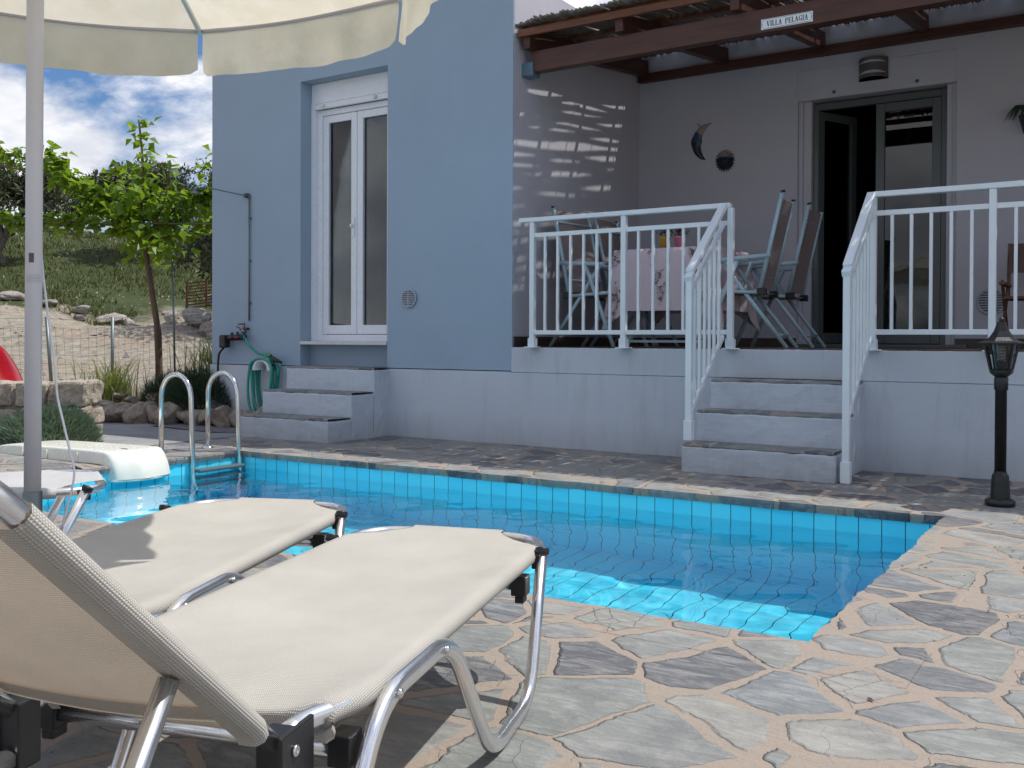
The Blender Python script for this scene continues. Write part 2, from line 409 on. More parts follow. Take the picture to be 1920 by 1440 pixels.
def build_ground():
    xs = []
    def axis(lo, hi, fine0, fine1, step):
        a = []; x = fine0
        while x < fine1: a.append(x); x += step
        a.append(fine1)
        g = step; x = fine0; left = []
        while x > lo: g *= 1.25; x -= g; left.append(max(x, lo))
        g = step; x = fine1; right = []
        while x < hi: g *= 1.25; x += g; right.append(min(x, hi))
        return left[::-1] + a + right
    xs = axis(-900, 900, -36, -7.0, .3); ys = axis(-900, 900, 2, 36, .3)
    mb = MB(); vs = []; nx = len(xs)
    for y in ys:
        for x in xs:
            z = terr(x, y) - .03
            if -7.6 < x < 9. and -9 < y < 12: z = -2.6
            vs.append((x, y, z))
    fs = [(j * nx + i, j * nx + i + 1, (j + 1) * nx + i + 1, (j + 1) * nx + i) for j in range(len(ys) - 1) for i in range(nx - 1)]
    mb.add(vs, fs, True)
    tag(mb.build('ground', ground_mat()), kind='structure')
build_ground()

# ------------------------------------------------------------------ pool, deck, water
XL, XR, YN, YF = -5.724, -.756, 2.739, 5.105
WL = -.125; PB = -1.28
# deck with a hole for the pool
mb = MB()
DX0, DX1, DY0, DY1 = -8.9, 9.5, -9.5, 6.9
gx = [DX0, XL - .3, XR + .28, DX1]; gy = [DY0, YN - .22, YF + .26, DY1]
for i in range(3):
    for j in range(3):
        if i == 1 and j == 1: continue
        mb.add([(gx[i], gy[j], 0), (gx[i + 1], gy[j], 0), (gx[i + 1], gy[j + 1], 0), (gx[i], gy[j + 1], 0)], [(0, 1, 2, 3)])
mb.add([(-7.6, DY1, 0), (DX1, DY1, 0), (DX1, 13.5, 0), (-7.6, 13.5, 0)], [(0, 1, 2, 3)])
tag(mb.build('paved_deck', M_deck), kind='structure')
# coping: irregular slabs with a ragged inner edge over the water
def coping():
    mb = MB()
    rr = random.Random(5)
    def side(p0, p1, inward, width):
        p0 = Vector(p0); p1 = Vector(p1); L = (p1 - p0).length; d = (p1 - p0) / L; inn = Vector(inward)
        n = int(L / .02); vs = []
        for i in range(n + 1):
            q = p0 + d * (L * i / n)
            rag = .008 * fract((q.x, q.y, 2), 22) + .014 * fract((q.x, q.y, 5), 5) + .016
            e = q + inn * rag; b = q - inn * width
            bb = b - inn * .012
            vs += [(bb.x, bb.y, -.006), (b.x, b.y, .0022), (e.x, e.y, .0022), (e.x + inn.x * .003, e.y + inn.y * .003, -.012 - .004 * fract((q.x, q.y, 8), 30)), (e.x - inn.x * .004, e.y - inn.y * .004, -.042), (q.x - inn.x * .03, q.y - inn.y * .03, -.042)]
        for i in range(n):
            for k in range(5):
                a = i * 6 + k; F.append((a + base(mb), a + 6 + base(mb), a + 7 + base(mb), a + 1 + base(mb)))
        F.append(tuple(base(mb) + q for q in range(6))); F.append(tuple(base(mb) + n * 6 + q for q in range(6))[::-1])
        o = len(mb.v); mb.v += vs; mb.f += F; mb.sm += [False] * len(F); F.clear()
    F = []
    def base(m): return len(m.v)
    side((XL - .312, YF, 0), (XR + .292, YF, 0), (0, -1, 0), .262)
    side((XR + .292, YN, 0), (XL - .312, YN, 0), (0, 1, 0), .222)
    side((XR, YF, 0), (XR, YN, 0), (-1, 0, 0), .282)
    side((XL, YN, 0), (XL, YF, 0), (1, 0, 0), .302)
    # keep the corner squares from lying in the same plane
    return mb
mbc = coping()
for i, v in enumerate(mbc.v):
    pass
o = mbc.build('pool_coping', M_deck); tag(o, kind='structure')
# lift the two short sides a hair above the long ones
me = o.data
nlong = 0
for v in me.vertices:
    if (v.co.z > 0) and (v.co.x > XR - .03 or v.co.x < XL + .03) and YN - .01 < v.co.y < YF + .01: v.co.z += .0012
# basin
mb = MB()
b = .0
mb.add([(XL, YF, -.02), (XR, YF, -.02), (XR, YF, PB), (XL, YF, PB)], [(0, 3, 2, 1)])
mb.add([(XL, YN, -.02), (XR, YN, -.02), (XR, YN, PB), (XL, YN, PB)], [(0, 1, 2, 3)])
mb.add([(XL, YN, -.02), (XL, YF, -.02), (XL, YF, PB), (XL, YN, PB)], [(0, 3, 2, 1)])
mb.add([(XR, YN, -.02), (XR, YF, -.02), (XR, YF, PB), (XR, YN, PB)], [(0, 1, 2, 3)])
mb.add([(XL, YN, PB), (XR, YN, PB), (XR, YF, PB), (XL, YF, PB)], [(0, 1, 2, 3)])
pool = tag(mb.build('pool_basin', M_tile), kind='structure')
# water: real ripples
def water():
    mb = MB(); st = .022
    nx = int((XR - XL) / st); ny = int((YF - YN) / st); vs = []
    for j in range(ny + 1):
        for i in range(nx + 1):
            x = XL + (XR - XL) * i / nx; y = YN + (YF - YN) * j / ny
            z = WL + .0040 * fract((x, y * .8, 0), 2.1) + .0026 * fract((x, y, 4), 5.2) + .0010 * fract((x, y, 9), 11)
            vs.append((x, y, z))
    fs = [(j * (nx + 1) + i, j * (nx + 1) + i + 1, (j + 1) * (nx + 1) + i + 1, (j + 1) * (nx + 1) + i) for j in range(ny) for i in range(nx)]
    mb.add(vs, fs, True); return mb
W = tag(water().build('pool_water', M_water), kind='structure')

# concrete path on the left and planting bed
tag(MB().add([(-9.2, 3.4, .004), (-6.55, 4.75, .004), (-6.6, 6.6, .004), (-8.8, 6.6, .004)], [(0, 1, 2, 3)]).build('path', M_conc), kind='structure')
def bed(name, poly, z, m, amp=.03):
    bm = bmesh.new(); vs = [bm.verts.new((x, y, z)) for x, y in poly]; bm.faces.new(vs)
    bmesh.ops.triangulate(bm, faces=bm.faces[:]); bmesh.ops.subdivide_edges(bm, edges=bm.edges[:], cuts=12, use_grid_fill=True)
    for v in bm.verts: v.co.z += amp * fract(v.co, 3.)
    me = bpy.data.meshes.new(name); bm.to_mesh(me); bm.free(); me.materials.append(m)
    o = bpy.data.objects.new(name, me); COL.objects.link(o); return tag(o, kind='structure')
M_soil = simple('bed_soil', (.20, .155, .115), .95, var=.4, vscale=9, bmp=1., bscale=30)
bed('planting_bed', [(-10.4, 5.6), (-9.2, 6.0), (-8.2, 6.2), (-7.0, 6.45), (-7.0, 6.68), (-7.95, 6.75), (-7.95, 11), (-14, 10)], .055, M_soil)
bed('gravel_strip', [(-8.0, 6.0), (-7.0, 5.9), (-6.7, 6.1), (-6.7, 6.6), (-8.0, 6.55)], .012, simple('gravel', (.20, .19, .20), .95, var=.6, vscale=40, bmp=1., bscale=120), .01)

# ------------------------------------------------------------------ house
YW = 6.676; YK = 9.058; XC = -4.28; XA = -7.905; ZT = .791; RECX0, RECX1 = -6.667, -5.600
house = thing('house', 'pale blue villa wing with white terrace, plinth and glazed doors', 'house', (0, 0, 0))
mb = MB()
mb.box(XA, RECX0, YW, YW + .30, .60, 3.85).box(RECX1, XC, YW, YW + .30, .60, 3.85).box(RECX0, RECX1, YW, YW + .30, 3.285, 3.85)
mb.box(RECX0, RECX1, YW + .14, YW + .30, .60, .83)
mb.box(XA, XA + .25, YW + .30, 10.6, .0, 3.85)
mb.box(XA + .25, XC, 10.35, 10.6, 0, 3.85); mb.box(XA + .25, XC - .003, YW + .3, 10.35, 3.7, 3.85)
mb.build('wing_wall', M_wing, house)
mb = MB(); mb.box(XC - .2, XC + .003, YW + .302, YK, ZT, 3.85); mb.box(XC - .02, XC + .003, YW + .012, YW + .302, ZT + .09, 3.85)
mb.build('terrace_side_wall', M_back, house)
mb = MB(); mb.box(XA - .004, XC, YW - .022, YW + .29, -.05, .592); mb.build('plinth', M_white, house)
# rear wall with door opening
DX_0, DX_1, DZ1 = -2.545, -1.385, 3.055
mb = MB(); mb.box(XC - .2, -2.66, YK, YK + .25, -.05, 4.05).box(-1.30, 4.6, YK, YK + .25, -.05, 4.05).box(-2.66, -1.30, YK, YK + .25, 3.36, 4.05)
mb.box(4.35, 4.6, YK + .25, 13, -.05, 4.05); mb.box(XC - .2, 4.6, 12.8, 13, -.05, 4.05); mb.box(XC - .2, 4.6, YK + .2, 13, 3.9, 4.06)
mb.build('rear_wall', M_back, house)
# shutter housing over the door
mb = MB(); mb.box(-2.66, -1.30, YK - .004, YK + .2, DZ1 + .02, 3.36).box(-2.66, -2.62, YK + .03, YK + .2, ZT, DZ1 + .02).box(-1.335, -1.30, YK + .03, YK + .2, ZT, DZ1 + .02).box(-2.62, -2.545, YK + .05, YK + .16, ZT, DZ1 + .02).box(-1.385, -1.335, YK + .05, YK + .16, ZT, DZ1 + .02)
mb.build('shutter_box', M_back, house, bevel=.006)
mb = MB()
for x in (-2.33, -1.62): MB().lathe([(.016, 0), (.02, .006), (.008, .028)], 8, Matrix.Translation((x, YK + .006, DZ1 + .07)) @ Matrix.Rotation(PI / 2, 4, 'X')).build('shutter_stop', M_frameg, house)
# terrace slab and infill
mb = MB(); mb.box(XC - .003, 4.6, YW - .008, YK, .588, ZT)
mb.build('terrace_slab', M_step, house, bevel=.006)
mb = MB(); mb.box(XC, 4.6, YW - .022, YW + .3, -.05, .586); mb.build('terrace_base', M_white, house)
mb = MB(); mb.add([(XC + .003, YW + .07, ZT + .004), (4.6, YW + .07, ZT + .004), (4.6, YK, ZT + .004), (XC + .003, YK, ZT + .004)], [(0, 1, 2, 3)]); mb.build('terrace_floor', M_floor, house)
mb = MB(); mb.box(XC + .003, XC + .014, YW + .02, YK, ZT + .004, ZT + .088).box(XC + .014, -2.66, YK - .012, YK, ZT + .004, ZT + .088).box(-1.30, 4.6, YK - .012, YK, ZT + .004, ZT + .088)
mb.build('skirting', M_skirt, house)
mb = MB(); mb.box(-2.66, -1.2, YK - .05, YK + .1, ZT + .004, ZT + .035); mb.build('threshold', M_frameg, house, bevel=.004)
mb = MB(); mb.box(-4.9, -4.5, 10., 10.5, 4.0, 4.9); mb.build('chimney', M_white, house)
# interior rooms (dark, seen through the glass)
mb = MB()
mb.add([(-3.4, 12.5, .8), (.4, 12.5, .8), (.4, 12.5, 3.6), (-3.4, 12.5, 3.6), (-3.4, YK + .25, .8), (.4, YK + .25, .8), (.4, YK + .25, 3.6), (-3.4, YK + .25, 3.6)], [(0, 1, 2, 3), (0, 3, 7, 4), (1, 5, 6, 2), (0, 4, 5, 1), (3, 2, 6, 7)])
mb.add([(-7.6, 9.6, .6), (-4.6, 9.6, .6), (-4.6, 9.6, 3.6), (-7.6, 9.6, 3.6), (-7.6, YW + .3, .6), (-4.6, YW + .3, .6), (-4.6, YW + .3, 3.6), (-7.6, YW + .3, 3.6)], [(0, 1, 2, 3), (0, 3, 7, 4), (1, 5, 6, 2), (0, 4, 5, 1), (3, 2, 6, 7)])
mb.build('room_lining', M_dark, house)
def glass():
    m, nt, out = newmat('window_glass')
    fr = N(nt, 'ShaderNodeFresnel', {'IOR': 1.45}).outputs[0]
    g = N(nt, 'ShaderNodeBsdfGlossy', {'Color': (.9, .92, .95, 1), 'Roughness': .012, 'Normal': bump(nt, noiset(nt, coords(nt), 1.3, 2).outputs[0], .02, .02)})
    t = N(nt, 'ShaderNodeBsdfTransparent', {'Color': (.45, .48, .48, 1)})
    mx = N(nt, 'ShaderNodeMixShader', {0: mathn(nt, 'MULTIPLY', fr, 1.3, None, True), 1: t.outputs[0], 2: g.outputs[0]})
    nt.links.new(mx.outputs[0], out.inputs[0]); return m
M_glass = glass()
# wing french window : frame, two leaves, glass
Y1 = YW + .14; Y2 = YW + .185
win = MB(); win.box(-6.664, -5.60, Y1, Y1 + .1, 3.095, 3.283); wf = win.build('roller_shutter_box', M_pvc, house, bevel=.004)
mb = MB(); mb.box(-6.664, -6.62, Y1 - .004, Y1 + .1, .832, 3.095).box(-5.645, -5.60, Y1 - .004, Y1 + .1, .832, 3.095).box(-6.62, -5.645, Y1 - .002, Y1 + .03, 3.04, 3.093)
mb.box(-6.62, -6.565, Y2, Y2 + .07, .832, 3.04).box(-5.70, -5.645, Y2, Y2 + .07, .832, 3.04).box(-6.565, -5.70, Y2 - .002, Y2 + .07, .832, .895).box(-6.565, -5.70, Y2, Y2 + .07, 2.985, 3.04)
wfr = mb.build('window_frame', M_pvc, house, bevel=.003)
mb = MB()
for x in (-6.5, -5.86): MB().lathe([(.016, 0), (.02, .006), (.008, .03)], 8, Matrix.Translation((x, Y1 - .006, 3.066)) @ Matrix.Rotation(PI / 2, 4, 'X')).build('shutter_stop', M_pvc, wf)
mid = -6.135
for a, bx in ((-6.562, mid - .003), (mid + .003, -5.703)):
    mb = MB(); y0, y1 = Y2 + .012, Y2 + .06; z0, z1 = .90, 2.982; w = .07
    mb.box(a, a + w, y0, y1, z0, z1).box(bx - w, bx, y0, y1, z0, z1).box(a + w, bx - w, y0 + .001, y1, z0, z0 + .085).box(a + w, bx - w, y0 + .001, y1, z1 - w, z1)
    lf = mb.build('window_leaf', M_pvc, house, bevel=.004)
    MB().box(a + w - .005, bx - w + .005, y0 + .025, y0 + .03, z0 + .08, z1 - w + .005).build('pane', M_glass, lf)
    if a < -6.3:
        MB().box(bx - .055, bx - .02, y0 - .012, y0 + .001, 1.81, 1.99).box(bx - .048, bx - .027, y0 - .045, y0 - .012, 1.90, 1.93).build('window_handle', M_pvc, lf, bevel=.004)
MB().box(RECX0 + .004, RECX1 - .004, YW - .012, Y2 - .004, .80, .832).build('window_sill', simple('pale_marble', (.62, .62, .62), .35), house, bevel=.004)
# curtain behind the wing window
mb = MB(); vs = []; n = 60
for i in range(n + 1):
    x = -6.42 + (.72) * i / n
    for z in (.9, 2.96): vs.append((x, Y2 + .16 + .02 * math.sin(i * 1.15), z))
mb.add(vs, [(2 * i, 2 * i + 2, 2 * i + 3, 2 * i + 1) for i in range(n)], True); mb.build('curtain', M_curtain, house)
# terrace door: right leaf glazed and shut, left leaf swung inwards
mb = MB(); y0, y1 = YK + .10, YK + .16
mb.box(DX_0, DX_0 + .05, y0, y1, ZT + .03, DZ1).box(DX_1 - .05, DX_1, y0, y1, ZT + .03, DZ1).box(DX_0 + .05, DX_1 - .05, y0, y1, DZ1 - .06, DZ1)
fr = mb.build('door_frame', M_frameg, house, bevel=.003)
def leaf(x0, x1, M, nm):
    mb = MB(); w = .075; z0, z1 = ZT + .04, DZ1 - .065
    mb.box(x0, x0 + w, 0, .05, z0, z1, M).box(x1 - w, x1, 0, .05, z0, z1, M).box(x0 + w, x1 - w, .001, .049, z0, z0 + .1, M).box(x0 + w, x1 - w, .001, .049, z1 - w, z1, M)
    l = mb.build('door_leaf', M_frameg, house, bevel=.004)
    MB().box(x0 + w - .005, x1 - w + .005, .022, .028, z0 + .095, z1 - w + .005, M).build('pane', M_glass, l)
    return l
xm = (DX_0 + DX_1) / 2 - .02
leaf(xm, DX_1 - .052, Matrix.Translation((0, y0 + .006, 0)), 'r')
l2 = leaf(0, xm - DX_0 - .055, Matrix.Translation((DX_0 + .053, y0 + .01, 0)) @ Matrix.Rotation(rad(62), 4, 'Z'), 'l')
MB().box(DX_0 - .022, DX_0 - .004, YK + .02, YK + .05, 1.78, 1.86).build('lock_plate', M_black, house)

# steps
def steps(name, label, x0, x1, ys, zs, yend, seed):
    root = thing(name, label, 'steps', ((x0 + x1) / 2, ys[0], 0))
    T = Matrix.Translation((-(x0 + x1) / 2, -ys[0], 0))
    mb = MB()
    for i, (y, z) in enumerate(zip(ys, zs)):
        mb.box(x0 + .003 * i, x1 - .003 * i, y, ys[i + 1] if i + 1 < len(ys) else yend, -.03, z - .016, T)
    ms = mb.build('masonry', M_step, root, bevel=.010)
    sb = ms.modifiers.new('cuts', 'SUBSURF'); sb.subdivision_type = 'SIMPLE'; sb.levels = sb.render_levels = 5
    tx = bpy.data.textures.get('plaster_lumps') or bpy.data.textures.new('plaster_lumps', 'CLOUDS'); tx.noise_scale = .09; tx.noise_depth = 3
    dm = ms.modifiers.new('lumps', 'DISPLACE'); dm.texture = tx; dm.texture_coords = 'LOCAL'; dm.strength = .014; dm.mid_level = .62
    for i, (y, z) in enumerate(zip(ys, zs)):
        ye = (ys[i + 1] if i + 1 < len(ys) else yend) ; n = 40; vs = []
        for k in range(n + 1):
            x = x0 + .012 + (x1 - x0 - .024) * k / n
            e = .007 * fract((x, seed, i), 9) + .004 * fract((x, seed, i), 31)
            zz = .004 * fract((x, seed, i + 9), 7)
            for p in ((x, ye + .01, z + .001), (x, y + .012 + e, z + .001), (x, y + .010 + e, z - .012 + zz), (x, y + .02, z - .022)): vs.append(tuple(T @ Vector(p)))
        mb = MB().add(vs, [(k * 4 + j, (k + 1) * 4 + j, (k + 1) * 4 + j + 1, k * 4 + j + 1)[::-1] for k in range(n) for j in range(3)])
        mb.build('tread', M_tread, root)
    return root
steps('small_steps', 'three white plastered steps with slate treads below the french window', -6.63, -5.55, [5.87, 6.16, 6.45], [.19, .395, .60], YW + .135, 3)
steps('terrace_steps', 'three white plastered steps with slate treads leading up to the terrace between railings', -2.49, -1.50, [5.925, 6.17, 6.42], [.18, .385, .585], YW - .01, 8)

# ------------------------------------------------------------------ railings
def railing(name, label, posts, x0, x1, stair_x, side):
    yr = 6.735 - .115
    root = thing(name, label, 'railing', (posts[0], yr, ZT))
    T = Vector((-posts[0], -yr, -ZT))
    def P(x, y, z): return Vector((x, y, z)) + T
    for px in posts:
        mb = MB().bar(P(px, yr, ZT), P(px, yr, 1.79), .042, .042, (0, 1, 0)); po = mb.build('post', M_paint, root, bevel=.004)
        MB().bar(P(px, yr, ZT), P(px, yr, ZT + .075), .058, .058, (0, 1, 0)).bar(P(px, yr, ZT), P(px, yr, ZT + .008), .1, .1, (0, 1, 0)).build('foot_plate', M_paint, po, bevel=.003)
    MB().bar(P(x0, yr, 1.808), P(x1, yr, 1.808), .055, .036).build('handrail', M_paint, root, bevel=.006)
    MB().bar(P(min(posts) if name else x0, yr, 1.685), P(x1, yr, 1.685), .024, .034).build('upper_rail', M_paint, root, bevel=.003)
    MB().bar(P(min(posts), yr, .912), P(x1, yr, .912), .024, .034).build('lower_rail', M_paint, root, bevel=.003)
    ps = sorted(posts)
    if ps[0] - x0 > .3: ps = [x0] + ps
    if x1 - ps[-1] > .3: ps = ps + [x1]
    for a, b_ in zip(ps, ps[1:]):
        n = max(1, round((b_ - a) / .12))
        for i in range(1, n):
            x = a + (b_ - a) * i / n
            MB().bar(P(x, yr, .929), P(x, yr, 1.668), .019, .019, (0, 1, 0)).build('picket', M_paint, root)
    # sloping part beside the steps
    ya, za = yr - .02, 1.812; yb, zb = 5.98, 1.30
    MB().bar(P(stair_x, ya, za), P(stair_x, yb, zb), .055, .036).bar(P(stair_x, yb + .03, zb - .012), P(stair_x, yb - .03, zb - .05), .055, .044).build('handrail', M_paint, root, bevel=.006)
    sl = (za - zb) / (ya - yb)
    MB().bar(P(stair_x, ya, za - .125), P(stair_x, yb, zb - .125), .024, .032).build('upper_rail', M_paint, root, bevel=.003)
    MB().bar(P(stair_x, ya - .01, za - .93), P(stair_x, yb, zb - .93), .024, .03).build('lower_rail', M_paint, root, bevel=.003)
    for i in range(1, 7):
        y = yb + (ya - yb) * i / 7; z = zb + sl * (y - yb)
        MB().bar(P(stair_x, y, z - .92), P(stair_x, y, z - .13), .019, .019, (0, 1, 0)).build('picket', M_paint, root)
    zf = .20 if side == 'l' else .0
    p_ = MB().bar(P(stair_x, yb, zf), P(stair_x, yb, zb - .02), .042, .042, (0, 1, 0)).build('post', M_paint, root, bevel=.004)
    MB().bar(P(stair_x, yb, zf), P(stair_x, yb, zf + .13), .056, .056, (0, 1, 0)).build('foot_plate', M_paint, p_, bevel=.003)
    return root
railing('terrace_railing', 'white metal railing left of the terrace steps, ending at the blue wall', [-4.05, -3.245, -2.41], -4.17, -2.41, -2.455, 'l')
railing('terrace_railing', 'white metal railing right of the terrace steps, behind the black lamp', [-1.445, -.74, .02, .75], -1.445, .75, -1.452, 'r')

# ------------------------------------------------------------------ pergola
perg = thing('pergola', 'dark red timber pergola roofed with dry reeds over the terrace', 'pergola', (XC, 6.85, 3.05))
def PP(p): return Vector(p) - Vector((XC, 6.85, 3.05))
def pbar(name, a, b_, w, h, m=None, **k): return MB().bar(PP(a), PP(b_), w, h, **k).build(name, m or M_wood, perg, bevel=.006)
pbar('front_beam', (XC + .09, 6.86, 3.135), (3.2, 6.86, 3.135), .09, .17)
pbar('wall_ledger', (XC + .02, 9.02, 3.50), (4.4, 9.02, 3.50), .07, .085)
rx = [-4.20, -3.36, -2.44, -1.56, -.68, .20, 1.08, 1.96, 2.84]
for x in rx:
    pbar('rafter', (x, 9.04, 3.60), (x, 6.74, 3.30), .07, .15)
for y in (6.82, 7.45, 8.1, 8.75):
    z = 3.30 + (y - 6.74) * .3 / 2.3 + .098
    pbar('batten', (XC + .02, y, z), (3.1, y, z), .045, .04, M_wood_o)
pbar('batten', (XC + .02, 6.715, 3.345), (3.1, 6.715, 3.345), .03, .06, M_wood_o)
MB().box(-.01, .10, -.06, .06, -.05, .06, Matrix.Translation(PP((XC + .01, 6.86, 3.07)))).build('beam_bracket', simple('blue_grey_metal', (.10, .17, .22), .5), perg, bevel=.004)
for x in (3.0,):
    MB().bar(PP((x, 6.86, ZT)), PP((x, 6.86, 3.05)), .1, .1, (0, 1, 0)).build('pergola_post', M_wood, perg, bevel=.005)
rr = random.Random(3)
def reeds():
    mb = MB(); x = XC + .01
    while x < 3.15:
        r = rr.uniform(.0085, .0135); ph = rr.uniform(0, 9); amp = rr.uniform(.002, .010)
        y0 = 6.60 + rr.uniform(0, .05); y1 = 9.05
        if x < -4.12 : y0 = 6.7
        pts = []
        for k in range(7):
            y = y0 + (y1 - y0) * k / 6
            pts.append((x + amp * math.sin(ph + k * 1.3), y, 3.30 + (y - 6.74) * .3 / 2.3 + .118 + r + .006 * math.sin(ph * 2 + k * 2.1)))
        if rr.random() > .03: mb.tube([PP(p) for p in pts], r, 6, True)
        x += r * 2 + max(0, rr.gauss(-.0006, .0026)) + (.007 if rr.random() < .04 else 0)
    return mb
reeds().build('reed_cover', M_cane, perg)
# a second thinner layer laid here and there: breaks the light into dashes
mb = MB()
for i in range(260):
    x = rr.uniform(XC + .05, 3.0); y0 = rr.uniform(6.6, 8.3); L = rr.uniform(.5, 1.1); y1 = min(9., y0 + L)
    if x < -4.1: y0 = max(y0, 6.7)
    f = lambda y: 3.30 + (y - 6.74) * .3 / 2.3 + .147
    mb.tube([PP((x, y0, f(y0))), PP((x + rr.uniform(-.02, .02), (y0 + y1) / 2, f((y0 + y1) / 2) + .004)), PP((x + rr.uniform(-.04, .04), y1, f(y1)))], rr.uniform(.008, .012), 6)
for y in (6.78, 7.1, 7.62, 7.93, 8.4, 8.9):
    z = 3.30 + (y - 6.74) * .3 / 2.3 + .145
    mb.tube([PP((XC + .03 + 7.3 * k / 30, y + .01 * math.sin(k * 1.7), z + .006 * math.sin(k))) for k in range(31)], .006, 5)
mb.build('loose_reeds', M_cane, perg)

# house sign
def textobj(txt, size, loc, m, parent, name='lettering', rot=(PI / 2, 0, 0), ext=.0006, sx=1., align='CENTER', font_bold=.0):
    cu = bpy.data.curves.new(name, 'FONT'); cu.body = txt; cu.size = size; cu.extrude = ext; cu.align_x = align; cu.align_y = 'CENTER'; cu.offset = font_bold
    tmp = bpy.data.objects.new('tmp_text', cu); COL.objects.link(tmp)
    dg = bpy.context.evaluated_depsgraph_get(); me = bpy.data.meshes.new_from_object(tmp.evaluated_get(dg))
    bpy.data.objects.remove(tmp); me.materials.clear(); me.materials.append(m); me.name = name
    o = bpy.data.objects.new(name, me); COL.objects.link(o); o.parent = parent; o.location = loc; o.rotation_euler = rot; o.scale = (sx, 1, 1)
    return o
sign = thing('house_sign', 'white enamel house sign reading VILLA PELAGIA on the pergola beam', 'sign', (-2.083, 6.808, 3.105))
MB().box(-.183, .183, 0, .006, -.037, .037).build('plate', simple('white_enamel', (.80, .83, .86), .2, var=.02), sign, bevel=.002)
M_navy = simple('navy_enamel', (.012, .018, .05), .3)
# serif capitals built from strokes
def serif_text(word, h, x0, m, parent):
    mb = MB(); T = .0012; s = h; tk = .16 * h; tn = .065 * h; se = .06 * h; x = x0
    def q(pts): mb.add([(p[0], -T, p[1]) for p in pts] + [(p[0], 0, p[1]) for p in pts], [tuple(range(len(pts))), tuple(range(2 * len(pts) - 1, len(pts) - 1, -1))] + [(i, i + len(pts), (i + 1) % len(pts) + len(pts), (i + 1) % len(pts)) for i in range(len(pts))])
    def r(a, b, c, d): q([(a, c), (b, c), (b, d), (a, d)])
    def st(a, z0, b, z1, t): q([(a - t / 2, z0), (a + t / 2, z0), (b + t / 2, z1), (b - t / 2, z1)])
    H = h / 2
    for ch in word:
        if ch == ' ': x += .5 * s; continue
        w = {'V': .66, 'I': .26, 'L': .5, 'A': .66, 'P': .54, 'E': .52, 'G': .62}[ch] * s
        if ch == 'I': r(x + w / 2 - tk / 2, x + w / 2 + tk / 2, -H, H); r(x, x + w, -H, -H + se); r(x, x + w, H - se, H)
        if ch == 'L': r(x + .06 * s, x + .06 * s + tk, -H, H); r(x, x + w, -H, -H + se); r(x, x + .28 * s, H - se, H); r(x + w - tn, x + w, -H, -H + .28 * s)
        if ch == 'V': st(x + w / 2, -H, x + .13 * s, H, tk); st(x + w / 2 + .03 * s, -H, x + w - .12 * s, H, tn); r(x, x + .28 * s, H - se, H); r(x + w - .24 * s, x + w, H - se, H)
        if ch == 'A': st(x + .12 * s, -H, x + w / 2 - .02 * s, H, tn); st(x + w - .14 * s, -H, x + w / 2, H, tk); r(x + .2 * s, x + w - .2 * s, -.12 * s, -.12 * s + se); r(x, x + .24 * s, -H, -H + se); r(x + w - .28 * s, x + w, -H, -H + se)
        if ch == 'E': r(x + .06 * s, x + .06 * s + tk, -H, H); r(x, x + w, -H, -H + se); r(x, x + w, H - se, H); r(x + .1 * s, x + .4 * s, -se / 2, se / 2); r(x + w - tn, x + w, -H, -H + .24 * s); r(x + w - tn, x + w, H - .24 * s, H); r(x + .38 * s, x + .38 * s + tn, -.12 * s, .12 * s)
        if ch == 'P':
            r(x + .06 * s, x + .06 * s + tk, -H, H); r(x, x + .3 * s, -H, -H + se)
            pts = [(.1, .5), (.32, .5), (.46, .44), (.52, .28), (.52, .2), (.46, .05), (.32, 0), (.1, 0), (.1, .06), (.3, .06), (.37, .14), (.38, .24), (.37, .36), (.3, .44), (.1, .44)]
            for i in range(7): q([(x + pts[i][0] * s, pts[i][1] * s), (x + pts[i + 1][0] * s, pts[i + 1][1] * s), (x + pts[13 - i][0] * s, pts[13 - i][1] * s), (x + pts[14 - i][0] * s, pts[14 - i][1] * s)][::-1])
        if ch == 'G':
            n = 14
            for i in range(n):
                a = rad(45 + 275 * i / n); b2 = rad(45 + 275 * (i + 1) / n)
                def pt(an, o): return (x + .3 * s + (.3 - (0 if o else (.16 if abs(math.cos(an)) > .5 else .07))) * s * math.cos(an), (.5 - (0 if o else .06)) * s * math.sin(an))
                q([pt(a, 1), pt(b2, 1), pt(b2, 0), pt(a, 0)][::-1])
            r(x + .42 * s, x + .42 * s + tk, -.42 * s, -.02 * s); r(x + .34 * s, x + w, -.06 * s, -.06 * s + se); r(x + .52 * s, x + .52 * s + tn, .2 * s, .5 * s)
        x += w + .07 * s
    mb.build('lettering', m, parent); return x
serif_text('PELAGIA', .0385, serif_text('VILLA', .0385, -.143, M_navy, sign) + .0195, M_navy, sign)
mb = MB()
for a, b_ in (((-.165, .031), (.165, .031)), ((-.165, -.031), (.165, -.031)), ((-.177, -.019), (-.177, .019)), ((.177, -.019), (.177, .019))): mb.bar((a[0], -.0008, a[1]), (b_[0], -.0008, b_[1]), .0016, .0022, (0, 1, 0))
for sx in (-1, 1):
    for sz in (-1, 1):
        pts = [(sx * (.177 - .012 * math.sin(t * PI / 2 / 5) if False else .177 - .012 + .012 * math.cos(PI + t * PI / 10 * 1)) , -.0008, sz * (.031)) for t in range(2)]
        cxx, czz = sx * .177, sz * .031
        mb.tube([(cxx - sx * .012 * math.sin(k * PI / 10), -.0006, czz - sz * .012 * math.cos(k * PI / 10)) for k in range(6)], .0011, 5)
mb.build('border_line', M_navy, sign)
MB().lathe([(.004, 0), (.0035, .002), (.001, .003)], 8, Matrix.Translation((-.172, 0, 0)) @ Matrix.Rotation(PI / 2, 4, 'X')).lathe([(.004, 0), (.0035, .002), (.001, .003)], 8, Matrix.Translation((.172, 0, 0)) @ Matrix.Rotation(PI / 2, 4, 'X')).build('screw', M_steel, sign)

